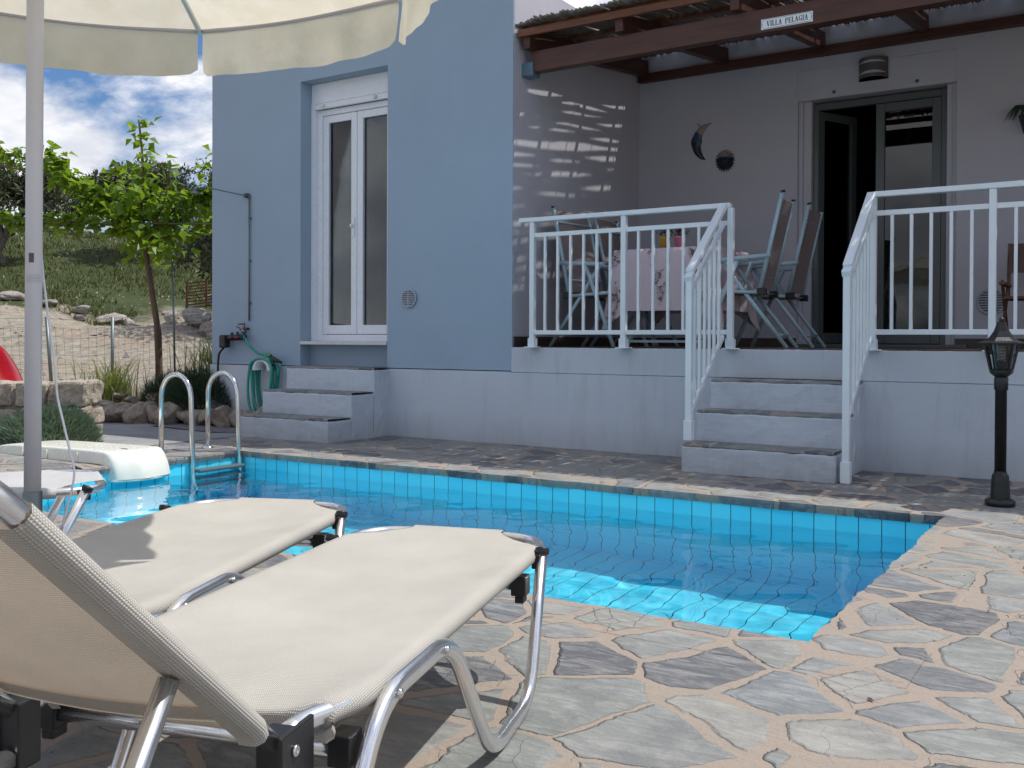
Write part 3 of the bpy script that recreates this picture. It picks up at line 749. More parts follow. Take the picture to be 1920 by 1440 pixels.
# wall lamp over the door
wl = thing('wall_lamp', 'half-round brown ceramic uplighter on the wall above the terrace door', 'wall lamp', (-1.985, YK, 3.27))
M_cer = simple('brown_ceramic', (.10, .085, .09), .5, var=.15)
mb = MB(); vs = []; n = 16
for k in range(n + 1):
    a = PI * k / n; cx_, cy_ = -.125 * math.cos(a), -.11 * math.sin(a)
    vs += [(cx_, cy_, -.09 + .012 * math.sin(a)), (cx_, cy_, .10)]
mb.add(vs, [(2 * k, 2 * k + 2, 2 * k + 3, 2 * k + 1) for k in range(n)], True).box(-.125, .125, -.004, 0, -.09, .10)
mb.build('shade', M_cer, wl)
mb = MB()
for z, w, dz in ((-.045, .1, .02), (.05, .105, .016)):
    vs = []
    for k in range(13):
        a = PI * (.16 + .68 * k / 12)
        e = dz * math.sin((k / 12) * PI)
        vs += [(-.128 * math.cos(a), -.1135 * math.sin(a), z), (-.128 * math.cos(a), -.1135 * math.sin(a), z + e + .004)]
    mb.add(vs, [(2 * k, 2 * k + 2, 2 * k + 3, 2 * k + 1) for k in range(12)], True)
mb.build('light_slot', simple('frosted_slot', (.42, .43, .47), .6), wl)

# vents
def vent(name, label, loc, r):
    t = thing(name, label, 'air vent', loc)
    MB().lathe([(r, 0), (r, .006), (r * .93, .012)], 28, Matrix.Rotation(PI / 2, 4, 'X')).build('back_plate', simple('vent_shadow', (.10, .12, .15), .6), t)
    mb = MB()
    for i in range(9):
        z = -r * .82 + 1.64 * r * i / 8; hw = math.sqrt(max(0, (r * .95) ** 2 - z * z)); mb.box(-hw, hw, -.022, -.011, z - r * .045, z + r * .045)
    mb.box(-r * .05, r * .05, -.024, -.011, -r * .9, r * .9)
    mb.tube([(r * math.cos(a), -.014, r * math.sin(a)) for a in [2 * PI * k / 30 for k in range(30)]], r * .09, 6, closed=True)
    mb.build('grille', simple('vent_grey', (.40, .44, .50), .5), t)
vent('wall_vent', 'round grey louvred vent on the blue wall right of the french window', (-5.347, YW, 1.212), .078)
vent('wall_vent', 'round louvred vent on the terrace wall behind the right railing', (-1.02, YK, 1.19), .105)

# outdoor shower head on its pipe
sh = thing('garden_shower', 'thin grey shower pipe and small shower head fixed to the blue wall', 'outdoor shower', (-7.36, YW, 1.03))
def S(p): return Vector(p) - Vector((-7.36, YW, 1.03))
MB().tube([S(p) for p in fillet([(-7.345, YW - .018, 1.03), (-7.345, YW - .018, 2.27)], .02)], .008, 8).build('riser_pipe', M_galv, sh)
mb = MB()
for z in (1.2, 1.62, 2.04): mb.box(-.012, .012, -.02, .0, z - .012, z + .012, Matrix.Translation(S((-7.345, YW - .003, 0)) + Vector((0, 0, 0))))
mb.build('pipe_clip', M_galv, sh)
MB().tube([S(p) for p in fillet([(-7.345, YW - .018, 2.26), (-7.40, YW - .06, 2.265), (-7.72, YW - .24, 2.345), (-7.80, YW - .28, 2.335)], .03)], .007, 8).build('shower_arm', M_galv, sh)
MB().lathe([(.012, .05), (.018, .03), (.045, .012), (.048, 0)], 14, Matrix.Translation(S((-7.82, YW - .28, 2.28))) @ Matrix.Rotation(.15, 4, 'Y')).build('shower_head', M_galv, sh)
MB().box(-.02, .02, -.04, 0, -.02, .02, Matrix.Translation(S((-7.38, YW, 2.262)))).build('wall_bracket', M_black, sh)

# tap with manifold, timer
tp = thing('garden_tap', 'brass tap with black hose manifold and timer on the blue wall', 'tap', (-7.40, YW, .86))
def Q(x, y, z): return Vector((x, y, z))
MB().tube([(.03, 0, .09), (.03, -.07, .09)], .014, 8).tube([(.03, -.04, .10), (.03, -.04, .06), (.0, -.06, .03)], .013, 8).tube([(-.06, -.05, .135), (.02, -.05, .14)], .008, 6).tube([(.025, -.05, .09), (.025, -.05, .15)], .006, 6).tube([(-.09, -.05, .115), (-.04, -.05, .095), (-.03, -.05, .07)], .006, 6).build('tap_body', M_brass, tp)
MB().tube([(-.17, -.08, -.0), (.06, -.08, .01)], .032, 10).tube([(-.12, -.08, .0), (-.12, -.08, .055)], .014, 8).tube([(-.04, -.08, .0), (-.04, -.08, .06)], .014, 8).tube([(.03, -.08, .0), (.03, -.08, .06)], .014, 8).build('manifold', M_black, tp)
MB().tube([(-.13, -.112, .0), (-.08, -.112, .0)], .012, 8).tube([(-.04, -.112, .003), (.02, -.112, .005)], .012, 8).build('valve_knob', simple('dull_red_plastic', (.16, .01, .01), .4), tp)
MB().box(-.27, -.185, -.12, -.04, -.10, .03).build('water_timer', M_black, tp, bevel=.015)
MB().tube(fillet([(-.24, -.08, -.10), (-.31, -.08, -.15), (-.34, -.07, -.3), (-.33, -.06, -.52), (-.18, -.08, -.78), (-.12, -.1, -.83)], .1), .011, 8).build('supply_pipe', M_black, tp)

# hose on its bracket
hs = thing('garden_hose', 'turquoise green garden hose coiled over a white wall hanger', 'hose', (-7.03, YW, .60))
mb = MB()
for k in range(6):
    w = .115 + .012 * (k % 3); dp = -.05 - .022 * k; d = .42 + .035 * ((k * 5) % 4)
    sk = .03 * math.sin(k * 2.1)
    loop = []
    for q in range(40):
        a = 2 * PI * q / 40; cx_ = math.cos(a); sz_ = math.sin(a)
        loop.append(((w + .012) * cx_ * (1 + (.30 * math.sin(-a) * (1 - .35 * math.sin(-a)) if sz_ < 0 else 0)) - .03 * max(0, -sz_) + sk * max(0, -sz_), dp, (w * .66 * sz_ - .03) if sz_ > 0 else (d * sz_ - .03)))
    mb.tube(loop, .0125, 8, closed=True)
mb.tube(fillet([(-.31, -.085, .27), (-.24, -.09, .19), (-.12, -.08, .105), (.02, -.09, .10), (.16, -.10, -.0), (.2, -.12, -.1)], .1, 6), .0125, 8)
mb.build('coil', M_hose, hs)
mb = MB(); vs = []
for k in range(15):
    a = PI * k / 14
    for y, rr_ in ((0, .115), (-.16, .115), (-.16, .085), (0, .085)): vs.append((-rr_ * math.cos(a), y, rr_ * math.sin(a) - .05))
mb.add(vs, [(k * 4 + j, k * 4 + (j + 1) % 4, k * 4 + 4 + (j + 1) % 4, k * 4 + 4 + j) for k in range(14) for j in range(4)], True); mb.build('hanger', M_pvc, hs)
MB().tube([(.08, -.14, .10), (.20, -.15, .05), (.27, -.15, .03)], [.016, .022, .012], 8).tube([(.17, -.15, .05), (.15, -.16, -.02)], .01, 6).build('spray_gun', M_black, hs)
MB().tube([(.075, -.14, .103), (.12, -.143, .09)], .019, 8).build('connector', simple('lime_plastic', (.10, .30, .05), .4), hs)
MB().tube([(-.335, -.085, .30), (-.295, -.088, .24)], .018, 8).build('connector', simple('teal_plastic', (.05, .17, .20), .4), hs)

# ------------------------------------------------------------------ garden lamp
gl = thing('garden_lamp', 'black six-sided lantern on a short post at the corner of the pool', 'lamp', (-.583, 5.616, 0))
HX = 6
MB().lathe([(.073, 0), (.073, .028), (.062, .036), (.058, .04)], 24).build('base_flange', M_iron, gl)
MB().lathe([(.048, .04), (.043, .13), (.04, .16), (.033, .165), (.031, .18)], 12, smooth=False).build('socle', M_iron, gl)
MB().lathe([(.0285, .16), (.0285, .60), (.034, .602), (.034, .665), (.03, .67)], 16).build('post', M_iron, gl)
MB().lathe([(.012, .665), (.034, .672), (.055, .69), (.058, .705), (.05, .712)], HX * 2, smooth=False).build('lantern_cup', M_iron, gl)
def hexpt(r, k): a = PI / 3 * k + .25; return (r * math.cos(a), r * math.sin(a))
z0, z1, r0, r1 = .708, .838, .054, .082
for k in range(6):
    a, b_ = hexpt(r0, k), hexpt(r1, k); c, d = hexpt(r0, k + 1), hexpt(r1, k + 1)
    MB().bar((a[0], a[1], z0), (b_[0], b_[1], z1), .009, .009, (0, 0, 1) if False else (a[1], -a[0], 0)).build('glazing_bar', M_iron, gl)
    mbp = MB().add([(a[0] * .97, a[1] * .97, z0), (c[0] * .97, c[1] * .97, z0), (d[0] * .97, d[1] * .97, z1), (b_[0] * .97, b_[1] * .97, z1)], [(0, 1, 2, 3)]); mbp.build('pane', M_glass, gl)
mb = MB().lathe([(.086, z1 - .002), (.086, z1 + .006)], 6, Matrix.Rotation(.25, 4, 'Z'), smooth=False)
mb.lathe([(.118, z1 + .004), (.118, z1 + .009), (.084, z1 + .018), (.058, z1 + .037), (.038, z1 + .068), (.026, z1 + .10), (.02, z1 + .118)], 6, Matrix.Rotation(.25, 4, 'Z'), smooth=False)
mb.build('cap', M_iron, gl)
MB().lathe([(.012, z1 + .116), (.014, z1 + .13), (.008, z1 + .14)], 12).build('finial', M_iron, gl)
mb = MB(); mb.tube([(.016 * math.cos(t * .9), .016 * math.sin(t * .9), z0 + .045 + t * .0022) for t in range(36)], .005, 6); mb.build('bulb', simple('bulb_white', (.8, .8, .78), .3), gl)
MB().lathe([(.018, z0), (.02, z0 + .03), (.014, z0 + .045)], 12).build('lamp_holder', M_black, gl)

# ------------------------------------------------------------------ loungers
def add_uv(o, fn):
    uv = o.data.uv_layers.new(name='UVMap')
    for l in o.data.loops: uv.data[l.index].uv = fn(l.vertex_index)
def sheet(rows, name, m, parent):
    """rows: list of lists of points with same count; uv is arc length"""
    mb = MB(); nc = len(rows[0]); vs = []; uvs = []
    al = 0
    for i, r in enumerate(rows):
        if i: al += (Vector(r[nc // 2]) - Vector(rows[i - 1][nc // 2])).length
        cl = 0
        for j, p in enumerate(r):
            if j: cl += (Vector(p) - Vector(r[j - 1])).length
            vs.append(p); uvs.append((cl - sum((Vector(r[k + 1]) - Vector(r[k])).length for k in range(nc - 1)) / 2, al))
    fs = [(i * nc + j, i * nc + j + 1, (i + 1) * nc + j + 1, (i + 1) * nc + j) for i in range(len(rows) - 1) for j in range(nc - 1)]
    mb.add(vs, fs, True); o = mb.build(name, m, parent); add_uv(o, lambda k: uvs[k]); return o
def lounger(label, loc, ang, fab, back_ang=40.6, metal=M_alu, lo=0.):
    """local x = across (+right), y = along the bed (+foot end), origin on ground below the backrest hinge"""
    g = thing('sun_lounger', label, 'sun lounger', loc, ang, 'sun loungers beside the pool')
    ZR = .326; W2 = .250; WI = .205; RT = .0155
    mb = MB()
    outline = fillet([(-WI, -.02, ZR - .004), (-WI - .006, .03, ZR), (-W2, .12, ZR), (-W2, 1.3, ZR), (W2, 1.3, ZR), (W2, .12, ZR), (WI + .006, .03, ZR), (WI, -.02, ZR - .004)], .135, 9)
    mb.tube(outline, RT, 16, True, grooves=.16); mb.build('seat_frame', metal, g)
    for s in (-1, 1):
        x = s * (W2 + .029)
        pts = fillet([(x, 1.115 + lo, ZR + .014), (x, 1.0 + lo * .6, .017), (x, .69, .017), (x, .44, ZR - .001), (x, .13, ZR - .001), (x, -.09, .017), (x, -.36, .017), (x, -.44, .14)], .085, 7)
        MB().tube(pts, .0165, 16, True, sx=.85, grooves=.16).build('leg', metal, g)
        mb = MB()
        for y in (.38, .17): MB().lathe([(.008, 0), (.0075, .004), (.003, .0065)], 10, Matrix.Translation((x + s * .0145, y, ZR - .002)) @ Matrix.Rotation(s * PI / 2, 4, 'Y')).build('rivet', M_steel, g)
        d = (Vector((0, 1.0 - 1.115 - lo * .4, .017 - ZR - .014))).normalized()
        MB().tube([Vector((x, 1.115 + lo, ZR + .014)) - d * .006, Vector((x, 1.115 + lo, ZR + .014)) + d * .010], .0195, 14, True, sx=.9).box(min(x, s * (W2 + .008)) , max(x, s * (W2 + .008)), 1.09 + lo, 1.125 + lo, ZR - .028, ZR + .008).build('end_cap', M_black, g, bevel=.003)
        # black hinge bracket: two rivets, upper for the backrest, lower for the rear frame
        xb = s * (WI + .022)
        h = MB().box(xb - .004 - .02 * (s > 0), xb + .004 + .02 * (s < 0), -.062, .03, ZR - .088, ZR + .012)
        h = MB().box(min(xb, xb - s * .042), max(xb, xb - s * .042), -.055, -.012, ZR - .085, ZR + .012).box(xb - .004, xb + .004, -.068, .022, ZR - .092, ZR + .016)
        hb = h.build('hinge_bracket', M_black, g, bevel=.003)
        mb = MB()
        for y, z in ((-.034, ZR - .012), (-.034, ZR - .066)): MB().lathe([(.008, 0), (.008, .003), (.005, .005), (.004, .003)], 12, Matrix.Translation((xb + s * .004, y, z)) @ Matrix.Rotation(s * PI / 2, 4, 'Y')).build('rivet', M_steel, hb)
        for y in (1.035, .085):
            MB().box(min(s * (W2 - .022), s * (W2 + .014)), max(s * (W2 - .022), s * (W2 + .014)), y - .022, y + .022, .250, .296).box(min(s * (W2 - .014), s * (W2 + .008)), max(s * (W2 - .014), s * (W2 + .008)), y - .016, y + .017, .232, .250).build('cross_bar_clamp', M_black, g, bevel=.003)
        # rear frame running under the backrest
        MB().tube(fillet([(s * (WI - .002), -.03, ZR - .066), (s * (WI - .002), -.55, ZR - .085), (s * (WI - .002), -.62, .02)], .07), .0155, 14, True, grooves=.16).build('rear_frame', metal, g)
    for y in (1.035, .085): MB().tube([(-W2, y, .272), (W2, y, .272)], .0145, 12, True).build('cross_bar', metal, g)
    MB().tube([(-W2 + .02, -.56, ZR - .09), (W2 - .02, -.56, ZR - .09)], .013, 12).build('cross_bar', metal, g)
    # seat fabric
    rows = []; ns = 44
    wrap = [(-.012, -.017), (.004, -.019), (.0165, -.010), (.0185, .003), (.010, .0155), (-.008, .0185)]
    for i in range(ns + 1):
        y = .065 + (1.285 - .065) * i / ns
        hw = W2
        cut = 0
        if y > 1.165: k = (y - 1.165) / .12; hw = W2 - .125 * (k ** .55); cut = 1
        if y < .13: hw = W2 - (WI * 0 + .045) * ((.13 - y) / .13) * 1.1
        row = []
        lowers = wrap
        near = max(0., 1 - (y - .065) / .10)
        for dx, dz in lowers:
            if cut: dx = dx * .1; dz = .0165
            row.append((-(hw + dx), y, ZR + dz))
        for j in range(1, 18):
            q = -1 + 2 * j / 18
            sag = .016 * (1 - q * q) * (math.sin(PI * min(1, max(0, y / 1.285))) * .8 + .2) + near * .018 * (1 - q ** 6)
            row.append((q * (hw - .012), y, ZR + .0175 - sag + .0012 * fract((q * 3, y * 4, 1), 1.5)))
        for dx, dz in lowers[::-1]:
            if cut: dx = dx * .1; dz = .0165
            row.append(((hw + dx), y, ZR + dz))
        rows.append(row)
    # tuck over the foot bar
    rows.append([(p[0], 1.307, ZR + .0185) for p in rows[-1]]); rows.append([(p[0], 1.319, ZR + .004) for p in rows[-1]]); rows.append([(p[0], 1.311, ZR - .014) for p in rows[-1]])
    # front hem curling down below the hinge line
    f0 = rows[0]; rows.insert(0, [(p[0], .050, min(p[2], ZR + .0) - .004) for p in f0]); rows.insert(0, [(p[0], .060, min(p[2], ZR) - .022) for p in f0])
    sheet(rows, 'seat_fabric', fab, g)
    # backrest
    br = bpy.data.objects.new('backrest', None)
    A = rad(back_ang); ca, sa = math.cos(A), math.sin(A)
    LB = .70
    def B(x, l, o): # l along the backrest, o offset normal (up/front side)
        return (x, -.034 - l * ca + o * sa, ZR - .012 + l * sa + o * ca)
    WB = WI + .001
    outl = fillet([B(-WB, -.01, 0), B(-WB, LB, 0), B(WB, LB, 0), B(WB, -.01, 0)], .11, 9)
    bf = MB().tube(outl, .0125, 16, True, grooves=.12).build('backrest_frame', metal, g)
    rows = []
    for i in range(31):
        l = .072 + (LB - .11 - .072) * i / 30
        row = []
        for dx, dz in [(-.022, -.0148), (-.010, -.0152), (.003, -.0148), (.0125, -.008), (.0143, .002), (.008, .0122), (-.006, .0143)]: row.append(B(-(WB + dx), l, dz))
        for j in range(1, 14):
            q = -1 + 2 * j / 14; row.append(B(q * (WB - .010), l, .0135 - .010 * (1 - q * q)))
        for dx, dz in [(-.022, -.0148), (-.010, -.0152), (.003, -.0148), (.0125, -.008), (.0143, .002), (.008, .0122), (-.006, .0143)][::-1]: row.append(B(WB + dx, l, dz))
        rows.append(row)
    r0 = rows[0]
    rows.insert(0, [(p[0], p[1] + .006, p[2] - .010) for p in r0])
    sheet(rows, 'backrest_fabric', fab, g)
    # hem strip at the lower edge, on the back
    rows = []
    for i in range(2):
        l = .066 + .045 * i
        rows.append([B(q * (WB - .02), l, -.0035 + .0135 - .010 * (1 - q * q)) for q in [-1 + 2 * j / 14 for j in range(15)]])
    sheet(rows, 'fabric_hem', fab, g)
    # prop stay
    pts = fillet([(WB - .05, -.60, .05), B(WB - .05, .36, -.03), B(-WB + .05, .36, -.03), (-WB + .05, -.60, .05)], .05, 5)
    for s in (-1, 1):
        top = Vector(B(s * (WB - .012), .27, -.018)); bot = Vector((s * (WB - .03), -.47, .13))
        MB().tube([bot, top], .0125, 14, True).build('prop_stay', metal, g)
    return g
def local_to(c_s, c_n, th):
    d = Vector((-math.sin(th), math.cos(th), 0)); n = Vector((math.cos(th), math.sin(th), 0)); return d * c_s + n * c_n
th1 = rad(17.0)
lounger('cream mesh sun lounger in front, its backrest raised, fully lit by the sun', local_to(1.172, -.842, th1), th1, M_fab)
th2 = rad(23.0)
lounger('cream mesh sun lounger behind the nearest one, half shaded by the parasol', local_to(1.60, -1.245, th2), th2, M_fab, 30)
th3 = rad(-30.0)
d3 = Vector((.5, .866, 0))
lounger('pale grey-white sun lounger at the far left behind the parasol pole', Vector((-3.21, 2.20, 0)) - d3 * 1.31, th3, M_fab_w, 12, M_alu, .13)

# ------------------------------------------------------------------ parasol
UP = Vector((-2.365, 1.45, 0)); RU = 1.139; HU = 2.0; HA = 2.46
um = thing('parasol', 'large cream parasol with white pole and hanging valance over the loungers', 'parasol', UP)
URT = Vector((.842, .54, 0))
def PU(z): return URT * (-.0246 + .009 * ((z - .45) / 1.3)) + Vector((0, 0, z))
MB().tube([PU(.42), PU(1.2), PU(2.5)], .0205, 20).build('pole', M_pole, um)
ang = [rad(120.5 - 45 * k) for k in range(8)]
V8 = [Vector((RU * math.cos(a), RU * math.sin(a), HU)) for a in ang]
apex = Vector((0, 0, HA))
mb = MB(); vs = []; fs = []
NS = 10; NT = 14
for k in range(8):
    a, b_ = V8[k], V8[(k + 1) % 8]; o = len(vs)
    for i in range(NS + 1):
        t = i / NS; pa = apex.lerp(a, t); pb = apex.lerp(b_, t)
        for j in range(NT + 1):
            s = j / NT; p = pa.lerp(pb, s); p.z -= .035 * t * math.sin(PI * s) * math.sin(PI * min(t, .75) / 1.5)
            r = Vector((p.x, p.y, 0)); p -= r * (.022 * math.sin(PI * s) * t)
            vs.append(p)
    for i in range(NS):
        for j in range(NT): fs.append((o + i * (NT + 1) + j, o + i * (NT + 1) + j + 1, o + (i + 1) * (NT + 1) + j + 1, o + (i + 1) * (NT + 1) + j))
cn = MB().add(vs, fs, True).build('canopy', M_canvas, um)
vr = random.Random(8)
for k in range(8):
    a, b_ = V8[k], V8[(k + 1) % 8]; n = 34; L = (b_ - a).length; H = .168; vs = []; rowsN = 8
    ph = vr.uniform(0, 6); out_ = ((a + b_) / 2); out_.z = 0; out_.normalize()
    for i in range(n + 1):
        s = .012 + .976 * i / n; p = a.lerp(b_, s)
        r = Vector((p.x, p.y, 0)); p = p - r * (.022 * math.sin(PI * s)); p.z += -.035 * math.sin(PI * s) * math.sin(PI * .75 / 1.5) - .001
        e = min(s, 1 - s) * L; rc = .045
        hh = H - (rc - math.sqrt(max(0, rc * rc - (rc - e) ** 2)) if e < rc else 0) * .95 + .004 * math.sin(9 * s + ph)
        inset = 0
        for j in range(rowsN + 1):
            q = j / rowsN
            rip = .009 * q * math.sin(s * 21 + ph + 1.2 * math.sin(s * 9)) + .004 * math.sin(s * 52 + ph * 2) * q * (1 - .4 * q) * .8 + .012 * q * fract((s * 4, q, k * 3.1), 1.4) - .012 * q
            vs.append(p + out_ * rip + Vector((0, 0, -hh * q)))
    fs = [(i * (rowsN + 1) + j, i * (rowsN + 1) + j + 1, (i + 1) * (rowsN + 1) + j + 1, (i + 1) * (rowsN + 1) + j) for i in range(n) for j in range(rowsN)]
    va = MB().add(vs, fs, True).build('valance', M_canvas, um)
    # hem tape (bound edge) at top
    MB().tube([a.lerp(b_, s) - Vector((a.lerp(b_, s).x, a.lerp(b_, s).y, 0)) * (.022 * math.sin(PI * s) + .004) + Vector((0, 0, -.035 * math.sin(PI * s) * .7071 - .006)) for s in [i / 20 for i in range(21)]], .007, 6).build('edge_binding', simple('grey_binding', (.50, .50, .55), .5, var=.03), va)
    MB().bar(apex - Vector((0, 0, .03)), V8[k] - Vector((0, 0, .012)), .014, .014).build('rib', simple('pale_rib', (.55, .62, .66), .35), um)
    m2 = apex.lerp(V8[k], .52) - Vector((0, 0, .025))
    MB().bar(Vector((-.02, 0, 2.02)), m2, .011, .011).build('strut', simple('pale_rib', (.55, .62, .66), .35), um)
MB().lathe([(.04, 1.98), (.042, 2.03), (.028, 2.06)], 16).build('runner', M_pole, um)
MB().lathe([(.05, 2.40), (.05, 2.45), (.03, 2.49), (.012, 2.52)], 16).build('finial', M_pole, um)
# small stickers printed on the pole, facing the terrace camera side
dirc = Vector((2.365, -1.45, 0)).normalized()
def on_pole(az, z, w, h, m, name, r=.0209):
    a0 = math.atan2(dirc.y, dirc.x) + az; vs = []; n = 8; c0 = PU(z)
    for i in range(n + 1):
        a = a0 + w * (i / n - .5) / r
        for zz in (z - h / 2, z + h / 2): c = PU(zz); vs.append((c.x + r * math.cos(a), c.y + r * math.sin(a), zz))
    return MB().add(vs, [(2 * i, 2 * i + 2, 2 * i + 3, 2 * i + 1) for i in range(n)], True).build(name, m, um)
on_pole(-.28, 1.055, .0125, .024, simple('sticker_grey', (.13, .10, .11), .5, var=.5, vscale=300), 'sticker')
mt = simple('faint_print', (.42, .42, .46), .5)
for i, z in enumerate((1.011, 1.006, 1.002, .998, .9935)): on_pole(0, z, .038, .0018, mt, 'printed_text')
# cord
bk = Vector((-.54, .842, 0)) * .035
MB().tube(fillet([URT * o_ + bk + Vector((0, 0, z)) for o_, z in ((-.012, 1.98), (-.018, 1.3), (-.018, 1.05), (-.001, .91), (.015, .80), (.019, .76), (.022, .70), (.036, .643), (.056, .555), (.069, .507), (.064, .465), (.045, .397), (.030, .33))], .05, 4), .003, 8).build('pull_cord', M_pvc, um)
us = thing('parasol_stand', 'grey galvanised parasol stand tube with clamp screw and round base', 'parasol stand', UP + URT * -.0246)
MB().lathe([(.0235, .02), (.0235, .455), (.021, .457)], 20).build('tube', M_galv, us)
MB().lathe([(.26, 0), (.26, .03), (.25, .04), (.04, .05), (.04, .09), (.025, .10)], 32).build('base_plate', M_conc, us)
th = math.atan2(1.45 * 0 - .54, -.84) ; pd = Vector((-.842, -.54, 0))
MB().bar(pd * .022 + Vector((0, 0, .43)), pd * .022 + Vector((0, 0, .35)), .03, .035, pd).build('clamp_block', M_galv, us, bevel=.003)
MB().tube([pd * .02 + Vector((0, 0, .385)), pd * .055 + Vector((0, 0, .385))], .006, 8).tube([pd * .05 + Vector((.01, -.015, .365)), pd * .058 + Vector((-.012, .018, .40))], .009, 8).build('clamp_screw', M_galv, us)

# ------------------------------------------------------------------ pool ladder
ld = thing('pool_ladder', 'polished steel pool ladder with two hooped handrails at the far left pool end', 'pool ladder', (-6.05, 4.86, 0))
for y in (-.22, .21):
    pts = [(0, y, 0)] + [(0, y, .42)]
    for k in range(1, 17): a = PI * k / 16; pts.append((.165 - .165 * math.cos(a), y, .42 + .17 * math.sin(a)))
    pts += [(.335, y, .30), (.345, y, .1), (.355, y, -.1), (.37, y, -.4), (.38, y, -1.1)]
    MB().tube(pts, .0185, 16).build('handrail', M_steel, ld)
    MB().lathe([(.045, 0), (.045, .008), (.03, .018), (.021, .022)], 20, Matrix.Translation((0, y, .001))).build('deck_flange', M_steel, ld)
for z in (-.10, -.35, -.60): MB().box(.345, .425, -.22, .21, z - .012, z + .012).build('tread', simple('ladder_tread', (.10, .13, .15), .4), ld, bevel=.008)

# white moulded box hooked over the pool wall
bx = thing('pool_filter_box', 'ivory moulded plastic filter cover hooked over the left pool wall', 'pool filter', (-5.9, 4.20, 0))
def boxcover():
    st = [(-1.25, .02, .0, .19), (-1.235, .06, .0, .195), (-.9, .082, .0, .20), (-.22, .092, .0, .205), (-.10, .094, .006, .21), (.06, .096, .008, .222), (.16, .094, .008, .23), (.19, .086, -.02, .232), (.205, .078, -.088, .234), (.24, .045, -.092, .232), (.27, -.005, -.093, .226), (.29, -.05, -.094, .22), (.30, -.088, -.0945, .214)]
    sec = [(-1, 0), (-.985, .45), (-.955, .85), (-.90, .97), (-.8, 1.), (-.5, 1.), (-.2, 1.), (.05, 1.), (.3, 1.), (.6, 1.), (.8, 1.), (.90, .97), (.955, .85), (.985, .45), (1, 0)]
    vs = []; nc = len(sec)
    for x, zt, zl, hw in st:
        for q, f in sec:
            nose = .030 * math.exp(-((q + .15) / .22) ** 2) * max(0, min(1, (x - .14) / .1))
            back = .055 * abs(q) ** 3 * max(0, min(1, (x - .1) / .1))
            vs.append((x + nose - back, q * hw, zl + (zt - zl) * f))
    fs = [(i * nc + j, (i + 1) * nc + j, (i + 1) * nc + j + 1, i * nc + j + 1) for i in range(len(st) - 1) for j in range(nc - 1)]
    mb = MB(); mb.add(vs, fs, True); return mb
o = boxcover().build('cover_shell', M_cover, bx); o.modifiers.new('sub', 'SUBSURF').levels = 1; o.modifiers['sub'].render_levels = 2
for x in (-.86, -.56, -.20): MB().box(x - .008, x + .008, -.213, -.203, .0, .066).build('rib', M_cover, bx, bevel=.003)
MB().tube(fillet([(.185, -.225, -.094), (.235, -.222, -.096), (.315, -.05, -.096), (.285, .1, -.096), (.235, .218, -.096), (.185, .222, -.094)], .05, 4), .008, 8).build('rim', M_cover, bx)
MB().box(-.16, .05, -.19, .19, -.08, .04).build('inner_body', M_cover, bx)
MB().box(.06, .12, -.05, -.035, .0945, .0975).build('slot', M_black, bx)

# ------------------------------------------------------------------ terrace furniture
tb = thing('garden_table', 'pale blue folding garden table standing on the terrace', 'table', (-3.2, 7.55, ZT + .004))
MB().box(-.38, .44, -.34, .4, .77, .79).build('tabletop', M_chair, tb, bevel=.004)
for s in (-1, 1):
    MB().bar((s * .34, -.28, 0), (s * .34 * .6, .28, .77), .028, .028).build('leg', M_chair, tb)
    MB().bar((s * .34, .28, 0), (s * .34 * .6, -.28, .77), .028, .028).build('leg', M_chair, tb)
MB().bar((-.34, -.25, .05), (.34, -.25, .05), .02, .02).bar((-.30, .05, .42), (.30, .05, .42), .02, .02).build('brace', M_chair, tb)
def cloth():
    m, nt, out = newmat('floral_cloth')
    v = coords(nt)
    P = N(nt, 'ShaderNodeSeparateXYZ', {0: v}).outputs
    n = noiset(nt, v, 7.0, 6, .75, .7).outputs[0]
    band = mathn(nt, 'FRACT', mathn(nt, 'ADD', mathn(nt, 'MULTIPLY', P[0], 2.9), mathn(nt, 'ADD', mathn(nt, 'MULTIPLY', mathn(nt, 'SINE', mathn(nt, 'MULTIPLY', P[2], 9.)), .10), .25)))
    bm_ = ramp(nt, band, [(.0, 0.), (.06, 1.), (.30, 1.), (.38, 0.)])
    fl = mathn(nt, 'MULTIPLY', ramp(nt, n, [(.50, 0.), (.56, 1.)]), bm_)
    c = mixc(nt, noiset(nt, v, 22, 4, .6).outputs[0], (.16, .07, .075), (.10, .10, .07))
    fl2 = ramp(nt, noiset(nt, v, 34, 3, .6).outputs[0], [(.40, .3), (.55, 1.)])
    col = mixc(nt, mathn(nt, 'MULTIPLY', fl, fl2), (.60, .50, .54), c)
    bsdf(nt, out, col, .85); return m
tc_ = thing('tablecloth', 'pale pink floral tablecloth hanging over the terrace table', 'tablecloth', (-3.2, 7.55, ZT))
mb = MB(); vs = []; n = 120; hx, hy = .43, .39
per = []
for i in range(n):
    t = 4 * i / n; k = int(t); f = t - k
    c = [(-hx + .03, -hy), (hx + .03, -hy), (hx + .03, hy), (-hx + .03, hy)]; a = c[k]; b_ = c[(k + 1) % 4]
    per.append((a[0] + (b_[0] - a[0]) * f, a[1] + (b_[1] - a[1]) * f, f))
rowsN = 12
for j in range(rowsN + 1):
    q = j / rowsN
    for i, (x, y, f) in enumerate(per):
        cor = max(0, 1 - min(f, 1 - f) / .16)
        wv = .016 * q * math.sin(i * .85) + .03 * q
        r = math.hypot(x, y); ux, uy = x / r, y / r
        if j == 0: vs.append((x, y, .798)); continue
        vs.append((x + ux * (.012 + wv + cor * .07 * q), y + uy * (.012 + wv * .6 + cor * .05 * q), .798 - (.50 + cor * .17) * q))
fs = [(j * n + i, j * n + (i + 1) % n, (j + 1) * n + (i + 1) % n, (j + 1) * n + i) for j in range(rowsN) for i in range(n)]
